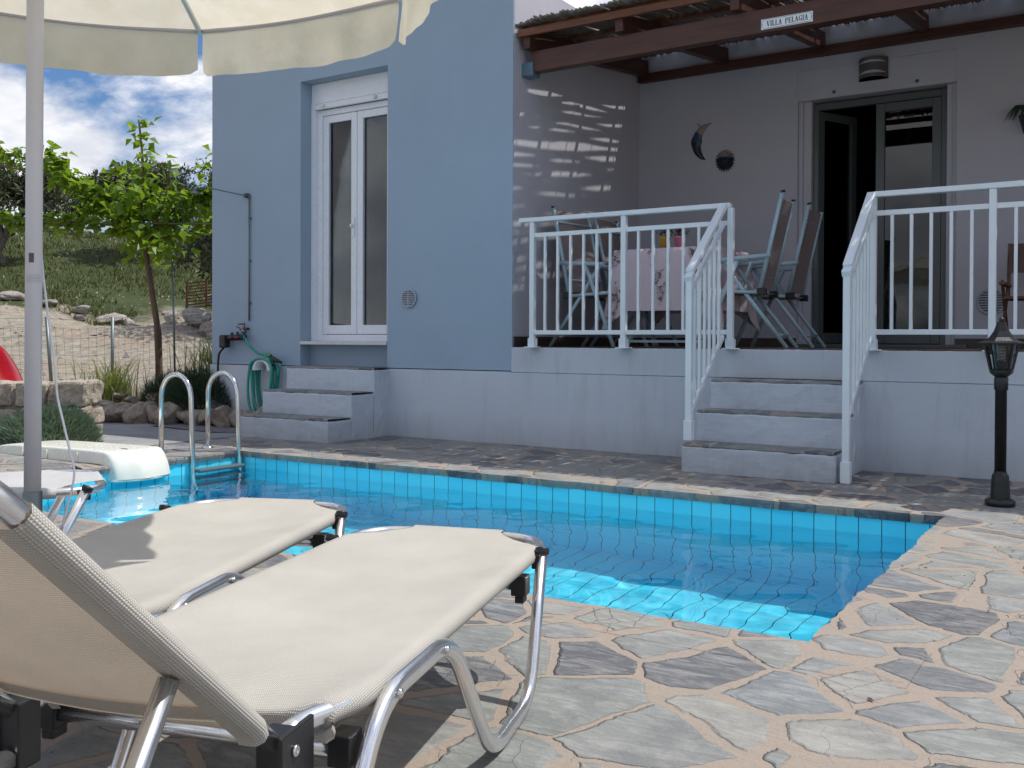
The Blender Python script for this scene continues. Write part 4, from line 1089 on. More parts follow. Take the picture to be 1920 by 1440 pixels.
mb.add(vs, fs, True); mb.f.append(tuple(range(n))[::-1]); mb.sm.append(False)
mb.build('cloth', cloth(), tc_)
def flowerpot(label, loc, pm, fm, sd):
    t = thing('flower_pot', label, 'flower pot', loc, 0)
    MB().lathe([(.034, 0), (.045, .075), (.049, .077), (.049, .09), (.043, .09), (.04, .075)], 20).build('pot', pm, t)
    r = random.Random(sd); mb = MB(); mf = MB()
    for i in range(70):
        a = r.uniform(0, 2 * PI); rr_ = r.uniform(.0, .075); z = .09 + r.uniform(0, .05)
        c = Vector((rr_ * math.cos(a), rr_ * math.sin(a), z)); d = Vector((math.cos(a), math.sin(a), r.uniform(-.2, .8))).normalized() * .028; w = d.cross(Vector((0, 0, 1))).normalized() * .012
        mb.add([c, c + d * .5 + w, c + d, c + d * .5 - w], [(0, 1, 2, 3)])
    mb.build('foliage', M_bushd, t)
    for i in range(26):
        a = r.uniform(0, 2 * PI); rr_ = r.uniform(0, .06); c = Vector((rr_ * math.cos(a), rr_ * math.sin(a), .115 + r.uniform(0, .04)))
        for k in range(5):
            b = 2 * PI * k / 5; e = Vector((math.cos(b), math.sin(b), .3)) * .012; w = Vector((-math.sin(b), math.cos(b), 0)) * .006
            mf.add([c, c + e + w, c + e * 1.3, c + e - w], [(0, 1, 2, 3)])
    mf.build('blossom', fm, t)
M_rb = simple('red_petal', (.55, .03, .03), .6); M_wb = simple('pale_red_petal', (.40, .16, .14), .6)
flowerpot('ochre yellow flower pot with dark leafy plant on the pink tablecloth', (-3.19, 7.24, ZT + .80), simple('ochre_glaze', (.50, .28, .03), .4), M_wb, 2)
flowerpot('pink flower pot with red flowers on the pink tablecloth', (-3.065, 7.25, ZT + .80), simple('pink_glaze', (.55, .16, .25), .4), M_rb, 5)
def chair(label, loc, rz):
    """local: faces +x ; back at -x"""
    g = thing('folding_chair', label, 'chair', loc, rz, 'folding armchairs on the terrace')
    for s in (-1, 1):
        y = s * .26
        MB().tube([(-.14, y, .44), (-.30, y, 1.17)], .016, 12, sx=.8).build('back_post', M_chair, g)
        MB().tube([(-.305, y, 1.165), (-.302 , y, 1.18)], .018, 12).build('cap', M_black, g)
        MB().tube([(-.22, y * 1.06, .70), (.20, y * 1.06, .67)], .017, 12, sx=.9).build('armrest', M_chair, g)
        MB().tube([(.30, y * 1.03, .0), (.02, y * 1.03, .69)], .017, 12, sx=.8).build('leg', M_chair, g)
        MB().tube([(-.34, y * .95, .0), (.15, y * .95, .66)], .016, 12, sx=.8).build('leg', M_chair, g)
        MB().tube([(-.18, y, .42), (.27, y, .44)], .014, 12).build('seat_rail', M_chair, g)
        MB().box(-.19, -.12, y - .02, y + .02, .40, .455).build('hinge', M_black, g, bevel=.006)
    MB().tube([(-.27, -.26, 1.05), (-.235, 0, 1.045), (-.27, .26, 1.05)], .009, 8).build('back_bar', M_chair, g)
    MB().tube([(-.16, -.26, .56), (-.12, 0, .555), (-.16, .26, .56)], .009, 8).build('back_bar', M_chair, g)
    MB().tube([(-.27, -.25, .10), (-.27, .25, .10)], .011, 8).build('stretcher', M_chair, g)
    rows = [[(-.145 - .155 * (k / 8) * 1. + .03 * math.sin(PI * j / 6), -.245 + .49 * j / 6, .46 + .69 * k / 8) for j in range(7)] for k in range(9)]
    sheet(rows, 'back_sling', M_sling, g)
    rows = [[(-.17 + .43 * k / 6, -.245 + .49 * j / 6, .435 - .02 * math.sin(PI * j / 6)) for j in range(7)] for k in range(7)]
    sheet(rows, 'seat_sling', M_sling, g)
    return g
zc = ZT + .005
chair('pale blue folding armchair nearest the railing right of the table', (-2.56, 7.42, zc), rad(188))
chair('pale blue folding armchair right of the table, closest to the door', (-2.56, 8.2, zc), rad(184))
chair('pale blue folding armchair left of the table, nearest the railing', (-3.80, 7.30, zc), rad(-5))
chair('pale blue folding armchair left of the table, close to the rear wall', (-3.82, 8.05, zc), rad(4))
# far right directors chair partly out of frame
g = thing('terrace_chair', 'brown low armchair at the right edge of the terrace behind the lamp', 'chair', (-.55, 8.4, zc), rad(-90))
def bsheet(rows, nm, m): return sheet(rows, nm, m, g)
for s in (-1, 1):
    y = s * .30
    MB().bar((-.22, y, .42), (-.30, y, .84), .025, .025).build('back_post', M_rust, g)
    MB().bar((-.28, y, .0), (.20, y, .52), .022, .022).build('leg', M_rust, g)
    MB().bar((.26, y, .0), (-.20, y, .50), .022, .022).build('leg', M_rust, g)
    MB().bar((-.26, y, .50), (.24, y, .50), .04, .02).build('armrest', M_rust, g)
bsheet([[(-.20 - .10 * k / 4, -.30 + .6 * j / 4, .60 + .24 * k / 4) for j in range(5)] for k in range(5)], 'back_panel', simple('brown_canvas', (.12, .075, .065), .85))
MB().box(-.24, .22, -.29, .29, .38, .40).build('seat', simple('brown_canvas', (.12, .075, .065), .85), g)

# wall ornaments
M_orn_d = simple('dark_glaze', (.015, .018, .028), .25, var=.3); M_orn_b = simple('blue_glaze', (.035, .06, .13), .3, var=.3); M_orn_c = simple('cream_clay', (.34, .27, .24), .7, var=.3)
mo = thing('moon_ornament', 'crescent moon ornament in cream, blue and black on the terrace wall', 'wall ornament', (-3.67, YK, 2.79))
def crescent(t0, t1, m, nm):
    vs = []; n = 10
    for i in range(n + 1):
        t = t0 + (t1 - t0) * i / n; a = rad(95 + 150 * t)
        w = .056 * math.sin(PI * min(1, max(0, t))) ** .8
        if .42 < t < .62: w += .012 * math.sin((t - .42) / .2 * PI)   # nose
        c = Vector((.19 + .185 * math.cos(a) * 1.0, 0, .185 * math.sin(a)))
        o_ = Vector((math.cos(a), 0, math.sin(a)))
        vs += [tuple(c - o_ * w), tuple(c + Vector((0, -.022, 0)) - o_ * w * .1), tuple(c + o_ * w * .75)]
    MB().add(vs, [(3 * i + j, 3 * i + j + 1, 3 * i + j + 4, 3 * i + j + 3)[::-1] for i in range(n) for j in range(2)], True).build(nm, m, mo)
crescent(0, .34, M_orn_c, 'cream_tip'); crescent(.34, .53, M_orn_b, 'blue_band'); crescent(.53, 1., M_orn_d, 'dark_face')
MB().tube([(.06, -.006, .16), (.02, -.008, .2)], .003, 6).build('hook', M_black, mo)
su = thing('sun_ornament', 'round sun face ornament with rays on the terrace wall beside the crescent', 'wall ornament', (-3.36, YK, 2.595))
def disc(z0, z1, m, nm):
    R0 = .072; vs = [(0, -.03, (z0 + z1) / 2)]; ring = []
    n = 44
    pts = []
    for i in range(n):
        a = 2 * PI * i / n; r = R0 * 1.0 if i % 2 else R0 * 1.42
        pts.append((r * math.cos(a), r * 1.12 * math.sin(a)))
    cl = []
    for i in range(n):                                   # clip the star between z0 and z1
        p, q = pts[i], pts[(i + 1) % n]
        for s in range(4):
            f = s / 4; cl.append((p[0] + (q[0] - p[0]) * f, min(z1, max(z0, p[1] + (q[1] - p[1]) * f))))
    mb = MB(); vs = [(0, -.028, (z0 + z1) / 2)] + [(x, -.006, z) for x, z in cl]
    mb.add(vs, [(0, 1 + i, 1 + (i + 1) % len(cl))[::-1] for i in range(len(cl))], False); mb.build(nm, m, su)
disc(.045, .14, M_orn_c, 'cream_rays'); disc(.018, .045, M_orn_b, 'blue_band'); disc(-.14, .018, M_orn_d, 'dark_face')
# wall planter at right
wp = thing('hanging_plant', 'spiky plant in a dark wall pot at the right edge of the terrace wall', 'plant', (-.74, YK, 2.64))
MB().lathe([(.045, -.08), (.08, .05), (.085, .06)], 16, Matrix.Translation((0, -.09, 0))).build('pot', simple('dark_clay', (.03, .03, .045), .5), wp)
mb = MB(); r = random.Random(4)
for i in range(46):
    a = r.uniform(0, 2 * PI); L = r.uniform(.12, .24); p = Vector((0, -.09, .05)); pts = []
    for k in range(6):
        t = k / 5; pts.append(p + Vector((math.cos(a) * L * t, math.sin(a) * L * t * .5 - .01, .13 * math.sin(t * 2.4) - .10 * t * t)))
    mb.tube(pts, [.006, .008, .007, .005, .004, .001], 4)
mb.build('leaves', M_bushd, wp)

# ------------------------------------------------------------------ rocks and walls
def rock_mesh(seed, sx=1., sy=1., sz=.7, sub=3):
    bm = bmesh.new(); bmesh.ops.create_icosphere(bm, subdivisions=sub, radius=.5)
    rr_ = random.Random(seed); off = Vector((rr_.uniform(0, 99), rr_.uniform(0, 99), rr_.uniform(0, 99)))
    cuts = [(Vector((rr_.gauss(0, 1), rr_.gauss(0, 1), rr_.gauss(0, 1))).normalized(), rr_.uniform(.24, .38)) for _ in range(9)]
    for v in bm.verts:
        p = v.co.copy()
        for d, h in cuts:
            k = p.dot(d)
            if k > h: p -= d * (k - h) * .92
        p *= 1 + .18 * noise.noise(p * 2.6 + off) + .09 * noise.noise(p * 7 + off) + .045 * noise.noise(p * 17 + off)
        v.co = Vector((p.x * sx, p.y * sy, p.z * sz))
    me = bpy.data.meshes.new('rock'); bm.to_mesh(me); bm.free(); return me
def rockobj(name, me, m, loc, size, rz, label, cat, group):
    o = bpy.data.objects.new(name, me); COL.objects.link(o); o.location = loc; o.scale = size; o.rotation_euler = (R.uniform(-.3, .3), R.uniform(-.3, .3), rz)
    return tag(o, label, cat, group)
RM = []
for i in range(7):
    me = rock_mesh(i + 1); me.materials.append(M_rock); RM.append(me)
border = [(-9.15, 6.02), (-8.93, 6.12), (-8.72, 6.08), (-8.55, 6.20), (-8.38, 6.16), (-8.22, 6.28), (-8.06, 6.24), (-7.90, 6.36), (-7.74, 6.34), (-7.58, 6.42), (-7.42, 6.40), (-7.25, 6.48), (-7.08, 6.46), (-6.9, 6.5)]
k = 0
for x, y in border:
    s = R.uniform(.26, .36)
    rockobj('border_rock', RM[k % 7], M_rock, (x + R.uniform(-.03, .03), y + R.uniform(-.03, .03), .09), (s * R.uniform(.9, 1.3), s, s * R.uniform(.9, 1.15)), R.uniform(0, 6), 'rough limestone rock edging the planting bed beside the path', 'rock', 'rocks edging the planting bed'); k += 1
for i in range(16):
    x = -9.3 + i * .16 + R.uniform(-.08, .08); y = 6.25 + .09 * i * .5 + R.uniform(.05, .35); s = R.uniform(.14, .26)
    if x > -7.95 and y > 6.5: continue
    rockobj('bed_rock', RM[k % 7], M_rock, (x, y, .11 + R.uniform(0, .12)), (s, s * 1.1, s), R.uniform(0, 6), 'small pale rock piled behind the edging rocks in the bed', 'rock', 'small rocks piled in the planting bed'); k += 1
# retaining wall of squared stones
sw = thing('stone_wall', 'low wall of rough pale limestone blocks behind the grey-green shrub', 'wall', (-7.30, 4.93, 0), math.atan2(-.45, -.64))
mb = MB(); rr = random.Random(21)
mb.box(.02, 4.5, -.18, .18, 0, .44); mb.build('mortar_core', simple('wall_mortar', (.26, .22, .18), .95, var=.3, vscale=9, bmp=.8, bscale=40), sw)
bms = bmesh.new()
z = 0.0
def stone(x0, x1, y0, y1, z0, z1, seed):
    bm = bmesh.new(); bmesh.ops.create_cube(bm, size=1.); bmesh.ops.bevel(bm, geom=bm.edges[:], offset=.12, segments=2, affect='EDGES', profile=.6); bmesh.ops.subdivide_edges(bm, edges=bm.edges[:], cuts=3, use_grid_fill=True)
    off = Vector((seed * 3.7, seed * 1.3, 0))
    for v in bm.verts:
        p = v.co; q = Vector(((x0 + x1) / 2 + p.x * (x1 - x0), (y0 + y1) / 2 + p.y * (y1 - y0), (z0 + z1) / 2 + p.z * (z1 - z0)))
        nn = p.normalized(); q += nn * (.03 * noise.noise(q * 5 + off) + .018 * noise.noise(q * 16 + off) + .008 * noise.noise(q * 40 + off)); v.co = q
    vs = [tuple(v.co) for v in bm.verts]; bm.verts.index_update(); fs = [tuple(v.index for v in f.verts) for f in bm.faces]; bm.free()
    STW.add(vs, fs, False)
STW = MB(); sd = 0
for (za, zb) in ((0, .13), (.13, .29), (.29, .49)):
    x = -.01
    while x < 4.3:
        w = rr.uniform(.16, .34) if za else rr.uniform(.12, .26)
        if za == .29 and x < 0: w = .30
        for (ya, yb) in ((-.22, .0), (.0, .22)): sd += 1; stone(x + .008, x + w - .008, ya + .004, yb - .004, za + .006, zb - .006 + rr.uniform(-.01, .012), sd)
        x += w
STW.build('stones', M_wallrock, sw)

def field(t, s):  # point t metres out, s metres sideways (to the right of the view line)
    return (t * DX + s * .572, t * DY + s * .82)
# boulder heap
BM = []
for i in range(5):
    me = rock_mesh(40 + i, 1, 1, .8, 3); me.materials.append(M_boulder); BM.append(me)
bl = [(-21.6, 17.7, .75, 0), (-21.1, 17.3, .85, 0), (-20.4, 17.1, .7, 0), (-20.9, 18.3, 1.1, .35), (-20.2, 17.9, .9, .4), (-21.9, 18.6, .7, .45), (-20.5, 18.9, .9, .75), (-19.7, 18.4, .8, .5), (-19.5, 19.2, 1.1, .8), (-18.8, 18.4, .9, .3), (-22.4, 17.5, .55, 0), (-21.3, 19.2, .8, .8), (-18.6, 19.2, .9, .75), (-19.9, 16.9, .5, 0), (-22.9, 17.9, .5, 0)]
for i, (x, y, s, dz) in enumerate(bl):
    rockobj('boulder', BM[i % 5], M_boulder, (x, y, terr(x, y) + s * .22 + dz), (s * R.uniform(.95, 1.25), s, s * R.uniform(.8, 1.)), R.uniform(0, 6), 'grey boulder in the heap at the foot of the grassy bank', 'boulder', 'boulders heaped below the olive tree')
rk = [(-25.5, 16.8, .5), (-26.1, 16.2, .42), (-24.6, 17.2, .6), (-24.1, 17.4, .4), (-26.9, 15.6, .5), (-25.0, 16.5, .3), (-23.6, 17.2, .3)]
for i, (x, y, s) in enumerate(rk):
    rockobj('field_stone', BM[(i + 2) % 5], M_boulder, (x, y, terr(x, y) + s * .15), (s * 1.5, s, s * .8), R.uniform(0, 6), 'loose grey stone at the upper edge of the bare earth', 'rock', 'loose stones along the edge of the earth')
# rusty slatted frame
rg = thing('rusty_frame', 'rusty slatted metal frame leaning among the boulders', 'metal frame', (-21.6, 18.3, terr(-21.6, 18.3) + .75), rad(40))
mb = MB()
for k in range(9): mb.bar((-.75, 0, -.32 + .085 * k), (.75, .02, -.12 + .085 * k), .02, .035)
mb.build('slats', M_rust, rg)
MB().bar((-.72, -.03, -.36), (-.72, -.03, .42), .06, .05, (0, 1, 0)).build('upright', M_rust, rg); MB().bar((-.2, -.03, -.3), (-.2, -.03, .5), .06, .05, (0, 1, 0)).build('upright', M_rust, rg)

# gravel, clods scattered on the bare earth
mb = MB(); rr = random.Random(77)
for i in range(2600):
    t = rr.uniform(12, 33); s = rr.uniform(-9, 11); x, y = field(t, s); q = rr.uniform(.015, .06) * (1 + (rr.random() < .06) * 1.6)
    z = terr(x, y) - .03
    vs = [(x + q * rr.uniform(.6, 1.3) * a, y + q * rr.uniform(.6, 1.3) * b_, z + q * rr.uniform(.3, .9) * c) for a, b_, c in ((1, 0, 0), (0, 1, 0), (-1, 0, 0), (0, -1, 0), (0, 0, 1))]
    mb.add(vs, [(0, 1, 4), (1, 2, 4), (2, 3, 4), (3, 0, 4)])
tag(mb.build('scattered_rubble', M_boulder), 'small stones and clods scattered over the bare earth', 'rubble', None, 'stuff')

# field grass on the bank
mb = MB(); rr = random.Random(31)
for i in range(60000):
    t = 29.5 + 34 * rr.random() ** 1.5; s = rr.uniform(-17, 16) * (t / 40); x, y = field(t, s)
    if t < 33 and fract((x, y, 2), .5) + (t - 31) * .25 < .0: continue
    z = terr(x, y) - .05; h = rr.uniform(.07, .24) * (.7 + .6 * fract((x, y, 0), .4) + .3); a = rr.uniform(0, PI); w = rr.uniform(.01, .035); lx, ly = rr.uniform(-.12, .12), rr.uniform(-.12, .12)
    ca, sa = math.cos(a) * w, math.sin(a) * w
    mb.add([(x - ca, y - sa, z), (x + ca, y + sa, z), (x + ca * .2 + lx, y + sa * .2 + ly, z + h)], [(0, 1, 2)])
tag(mb.build('bank_grass', M_field), 'tall green and yellowing grass covering the bank below the olives', 'grass', None, 'stuff')

# wire fence
fn = thing('wire_fence', 'sagging wire mesh fence on grey steel posts across the bare earth', 'fence', (-15.2, 10.7, 0))
fo = Vector((-15.2, 10.7, 0))
fp = [field(17.4, -5.2), field(17.2, -3.0), field(17.0, -.86), field(17.0, .02), field(18.2, 2.5), field(19.5, 5.0)]
fp = [Vector((x, y, terr(x, y) - .05)) for x, y in fp]
tops = []
for i, p in enumerate(fp):
    ln = Vector((-.10, -.03, 0)) if i == 2 else Vector((.01, 0, 0))
    a = p - fo; b_ = a + Vector((0, 0, 1.22)) + ln; tops.append((a, b_))
    MB().tube([a, b_], .027, 8).build('post', M_galv, fn)
mb = MB(); GR = M_galv
for (a0, b0), (a1, b1) in zip(tops, tops[1:]):
    L = (a1 - a0).length; n = int(L / .105)
    for k in range(1, n):
        f = k / n; sg = .07 * math.sin(PI * f); p = a0.lerp(a1, f); q = b0.lerp(b1, f) - Vector((0, 0, sg + .12)); p = p + Vector((0, 0, .03))
        mb.tube([p, q], .0026, 3, False)
    for h in (.03, .18, .33, .48, .63, .78, .93, 1.08):
        pts = [a0.lerp(a1, f).lerp(b0.lerp(b1, f), h / 1.22) - Vector((0, 0, .07 * math.sin(PI * f) * (h / 1.1))) for f in [k / 8 for k in range(9)]]
        mb.tube(pts, .003, 3, False)
    pts = [b0.lerp(b1, f) - Vector((0, 0, .02 + .03 * math.sin(PI * f))) for f in [k / 8 for k in range(9)]]; mb.tube(pts, .004, 4, False)
mb.build('wire_mesh', simple('fence_wire', (.20, .19, .18), .6, .3), fn)

# red cover at left edge, behind the wall
rd = thing('plastic_cover', 'glossy red moulded plastic cover at the left edge behind the stone wall', 'cover', (-8.43, 4.66, 0))
bm = bmesh.new(); bmesh.ops.create_uvsphere(bm, u_segments=24, v_segments=16, radius=.5)
for v in bm.verts:
    p = v.co; t = (p.z + .5)
    w = .40 + .34 * (1 - t) ** 2.5
    q = Vector((p.x * w * 1.5, p.y * w * 1.3, t * .80)); q.x += .05 * math.sin(t * 7); v.co = q + Vector((0, 0, .02)) + p.normalized() * .03 * noise.noise(p * 3)
me = bpy.data.meshes.new('shell'); bm.to_mesh(me); bm.free(); me.materials.append(M_red); me.polygons.foreach_set('use_smooth', [True] * len(me.polygons))
o = bpy.data.objects.new('shell', me); COL.objects.link(o); o.parent = rd
MB().tube([(.12, -.1, .33), (.2, -.06, .45), (.2, .08, .45)], .018, 8).build('handle', M_red, rd)

# ------------------------------------------------------------------ plants
def leafquad(mb, c, d, up, L, W, fold=.25, tipd=.0):
    s = d.cross(up); 
    if s.length < 1e-3: s = Vector((1, 0, 0))
    s.normalize(); n = s.cross(d).normalized()
    m1 = c + d * L * .35; tip = c + d * L - n * L * tipd
    mb.add([c, m1 + s * W / 2 + n * W * fold, tip, m1 - s * W / 2 + n * W * fold, m1], [(0, 4, 2, 1), (0, 3, 2, 4)])
# young mulberry with trained horizontal limbs
def mulberry():
    t = thing('mulberry_tree', 'young broad-leaved mulberry with limbs trained sideways along canes', 'tree', (-9.60, 7.22, 0))
    rr = random.Random(14)
    tr = MB(); tr.tube([(.12, .06, 0), (.10, .04, .5), (.085, .04, .9), (.02, .0, 1.4), (-.04, -.02, 1.75), (-.08, -.04, 2.1)], [.044, .038, .036, .033, .031, .028], 10)
    tr.build('trunk', M_bark, t)
    # directions: rt = towards image right, in plane facing the pool
    rt = Vector((.84, .54, 0))
    limbs = []
    def limb(pts, r): 
        pts = [Vector(p) for p in pts]; limbs.append((pts, r))
    c0 = Vector((-.02, 0, 2.0))
    def pt(h, z, d=0): return rt * h + Vector((.54, -.84, 0)) * d + Vector((0, 0, z))
    limb([c0, pt(-.12, 2.3), pt(-.08, 2.8), pt(-.14, 3.38)], .016)
    limb([c0, pt(-.25, 2.3), pt(-.75, 2.62), pt(-1.2, 2.88), pt(-2.2, 3.08)], .017)
    limb([c0, pt(-.2, 2.2, .1), pt(-.6, 2.42, .15), pt(-.95, 2.66, .2), pt(-1.05, 3.0, .2)], .012)
    limb([c0, pt(-.3, 2.15), pt(-.9, 2.2), pt(-1.5, 2.22, .1), pt(-2.1, 2.3, .1)], .012)
    limb([c0, pt(.2, 2.3), pt(.55, 2.5), pt(.9, 2.62), pt(1.5, 2.75)], .015)
    limb([c0, pt(.2, 2.15), pt(.6, 2.4), pt(.7, 2.75), pt(.78, 2.98)], .011)
    limb([c0, pt(.1, 2.2, .1), pt(.22, 2.5, .1), pt(.25, 2.85, .1)], .011)
    limb([c0, pt(.25, 2.05, -.1), pt(.5, 2.15, -.2), pt(.9, 2.3, -.2)], .01)
    limb([c0, pt(-.35, 2.5, -.2), pt(-.5, 2.9, -.2)], .01)
    mb = MB()
    for pts, r in limbs: mb.tube(fillet(pts, .15, 3), [r * (1 - .6 * i / 20) for i in range(len(fillet(pts, .15, 3)))], 7)
    mb.build('branches', M_bark, t)
    lf = MB()
    def spray(p, n, spread, sz):
        for _ in range(n):
            o = Vector((rr.gauss(0, spread), rr.gauss(0, spread), rr.gauss(0, spread * .8))); c = p + o
            d = Vector((rr.gauss(0, 1), rr.gauss(0, 1), rr.uniform(-1.3, .25))).normalized()
            leafquad(lf, c, d, Vector((rr.gauss(0, .4), rr.gauss(0, .4), 1)), sz * rr.uniform(.7, 1.3), sz * rr.uniform(.65, 1.), rr.uniform(-.05, .3), rr.uniform(0, .25))
    for li, (pts, r) in enumerate(limbs):
        for a, b_ in zip(pts[1:], pts[2:]):
            L = (b_ - a).length; n = max(2, int(L / .07))
            for k in range(n + 1):
                p = a.lerp(b_, k / n); spray(p, 11 if li in (1, 2, 3, 4) else 6, .07, .12)
    for _ in range(22):
        p = pt(rr.gauss(-.08, .18), rr.uniform(1.85, 2.62), rr.gauss(0, .2)); spray(p, 15, .12, .13)
    for _ in range(6):
        p = pt(rr.uniform(-.8, -.3), rr.uniform(2.25, 2.55), rr.gauss(0, .15)); spray(p, 12, .1, .125)
    lf.build('crown', M_mulb, t)
    return t
mulberry()
# leaves on the far left belonging to the neighbouring trained vine
def cane(label, p, q, r=.012, m=M_cane):
    p, q = Vector(p), Vector(q); t = tag(MB().tube([(0, 0, 0), (q - p) * .5 + Vector((.01, 0, .01)), q - p], r, 8).build('support_cane', m, None, p), label, 'cane'); return t
cane('long horizontal bamboo cane tied through the mulberry crown', (-11.4, 6.0, 2.16), (-8.1, 8.0, 2.16), .011)
cane('slanting bamboo cane rising left from the mulberry crown', (-11.4, 6.1, 2.93), (-9.9, 7.1, 2.52), .012)
cane('thin diagonal bamboo cane hanging left of the mulberry trunk', (-10.75, 6.45, 2.55), (-10.2, 6.75, 1.95), .010)
cane('tall pale steel stake standing right of the mulberry trunk', (-9.42, 7.42, 0), (-9.46, 7.4, 1.86), .012, M_galv)
cane('dark wooden stake tied against the mulberry trunk', (-9.45, 7.20, 0), (-9.50, 7.20, 1.2), .02, M_bark)

def olive_mesh(seed, H, Wd):
    rr = random.Random(seed); br = MB(); lf = MB()
    stems = []
    base = Vector((0, 0, 0))
    br.tube([(0, 0, -.2), (.05 * Wd, 0, H * .12), (.0, .05, H * .24)], [.11 * H / 3, .09 * H / 3, .08 * H / 3], 8)
    clumps = []
    for k in range(rr.randint(5, 7)):
        a = rr.uniform(0, 2 * PI); e = rr.uniform(.35, .95); p0 = Vector((0, .05, H * .22)); p3 = Vector((math.cos(a) * Wd * .38 * e, math.sin(a) * Wd * .38 * e, H * rr.uniform(.55, .86)))
        mid = p0.lerp(p3, .5) + Vector((rr.gauss(0, .1), rr.gauss(0, .1), .05))
        br.tube([p0, mid, p3], [.05 * H / 3, .035 * H / 3, .012], 6)
        for j in range(9):
            c = mid.lerp(p3, rr.uniform(.2, 1.25)) + Vector((rr.gauss(0, Wd * .13), rr.gauss(0, Wd * .13), rr.gauss(0, H * .075))); clumps.append((c, rr.uniform(.16, .34) * Wd * .5))
    for c, r in clumps:
        for _ in range(150):
            o = Vector((rr.gauss(0, 1), rr.gauss(0, 1), rr.gauss(0, .8))); o = o.normalized() * r * rr.random() ** .4; p = c + o
            d = (o.normalized() + Vector((rr.gauss(0, .7), rr.gauss(0, .7), rr.gauss(0, .7)))).normalized(); leafquad(lf, p, d, Vector((rr.gauss(0, 1), rr.gauss(0, 1), 1)), rr.uniform(.12, .24), rr.uniform(.05, .10), .1)
    return br, lf
OL = []
for i in range(4):
    br, lf = olive_mesh(100 + i * 7, 3.4, 3.6); OL.append((br, lf))
proto = []
for i, (br, lf) in enumerate(OL):
    me1 = bpy.data.meshes.new('trunk'); me1.from_pydata([tuple(v) for v in br.v], [], br.f); me1.materials.append(M_obark)
    me2 = bpy.data.meshes.new('crown'); me2.from_pydata([tuple(v) for v in lf.v], [], lf.f); me2.materials.append(M_olive); proto.append((me1, me2))
def olive(label, x, y, s, i, rz, dz=0., group='olive trees on the grassy bank'):
    t = thing('olive_tree', label, 'tree', (x, y, terr(x, y) - .05 + dz), rz, group); t.scale = (s, s, s)
    for nm, me in zip(('trunk', 'crown'), proto[i % 4]):
        o = bpy.data.objects.new(nm, me); COL.objects.link(o); o.parent = t
olive('nearest olive tree, its forked trunk rising out of the boulder heap', -19.9, 18.3, .95, 0, 1.2, .35, None)
olive('dark olive tree standing low on the bank at the left, behind the parasol pole', *field(38, -3.4), 1.15, 1, 4.0, 0, None)
bt = [(40, .8), (39.5, 6.5), (43, -8.5), (45, 3.4), (47, -4.5), (46, 9.2), (50, .2), (52, 6.), (52, -9.5), (56, -3), (55, 11), (60, 3.2), (60, -8), (41, -12), (62, 9), (66, -1), (68, -14), (70, 6)]
for i, (t_, s_) in enumerate(bt):
    olive('dense dark olive tree higher up the grassy bank', *field(t_, s_ * 1.05), R.uniform(.78, 1.08), i + 1, R.uniform(0, 6), 0, 'olive trees higher up the bank')

def tuft_shrub(name, label, loc, w, d, h, n, m, seed, L=.1, Wl=.006, up=.9, group=None):
    rr = random.Random(seed); t = thing(name, label, 'shrub', loc, 0, group); mb = MB(); st = MB()
    for i in range(n):
        a = rr.uniform(0, 2 * PI); q = rr.random() ** .5; e = 1 - q * q
        bx_, by_ = math.cos(a) * q * w, math.sin(a) * q * d; hz = h * (.35 + .65 * e ** .6) * rr.uniform(.82, 1.08) + h * .10 * fract((bx_, by_, seed), 5)
        out_ = Vector((math.cos(a) * q, math.sin(a) * q, up)).normalized()
        p = Vector((bx_, by_, max(.02, hz - L * .7)))
        for k in range(3):
            dd = (out_ + Vector((rr.gauss(0, .3), rr.gauss(0, .3), rr.gauss(0, .2)))).normalized()
            leafquad(mb, p - Vector((0, 0, rr.uniform(0, h * .35))), dd, Vector((rr.gauss(0, 1), rr.gauss(0, 1), .3)), L * rr.uniform(.6, 1.2), Wl * rr.uniform(.7, 1.5), .1)
    mb.build('foliage', m, t)
    for i in range(14):
        a = rr.uniform(0, 2 * PI); st.tube([(0, 0, 0), (math.cos(a) * w * .35, math.sin(a) * d * .35, h * .4), (math.cos(a) * w * .55, math.sin(a) * d * .55, h * .7)], .006, 5)
    st.build('stems', M_bark, t)
    return t
tuft_shrub('santolina_shrub', 'low grey-green feathery shrub in front of the end of the stone wall', (-7.28, 4.52, 0), .40, .34, .34, 2600, M_santo, 5, .075, .007)
tuft_shrub('santolina_shrub', 'low grey-green feathery shrub behind the parasol pole, left of its twin', (-7.95, 3.98, 0), .44, .36, .40, 2400, M_santo, 6, .08, .007)
tuft_shrub('santolina_shrub', 'grey-green feathery shrub furthest left below the stone wall', (-8.6, 3.45, 0), .42, .34, .40, 1600, M_santo, 9, .08, .007)
tuft_shrub('dark_shrub', 'dark fine-leaved rounded shrub beside the corner of the blue house', (-8.02, 6.72 - .12, .06), .42, .30, .52, 3200, M_bushd, 7, .09, .005)
tuft_shrub('dark_shrub', 'dark fine-leaved shrub around the base of the mulberry', (-8.75, 6.85, .06), .36, .30, .46, 1800, M_bushd, 8, .09, .005)
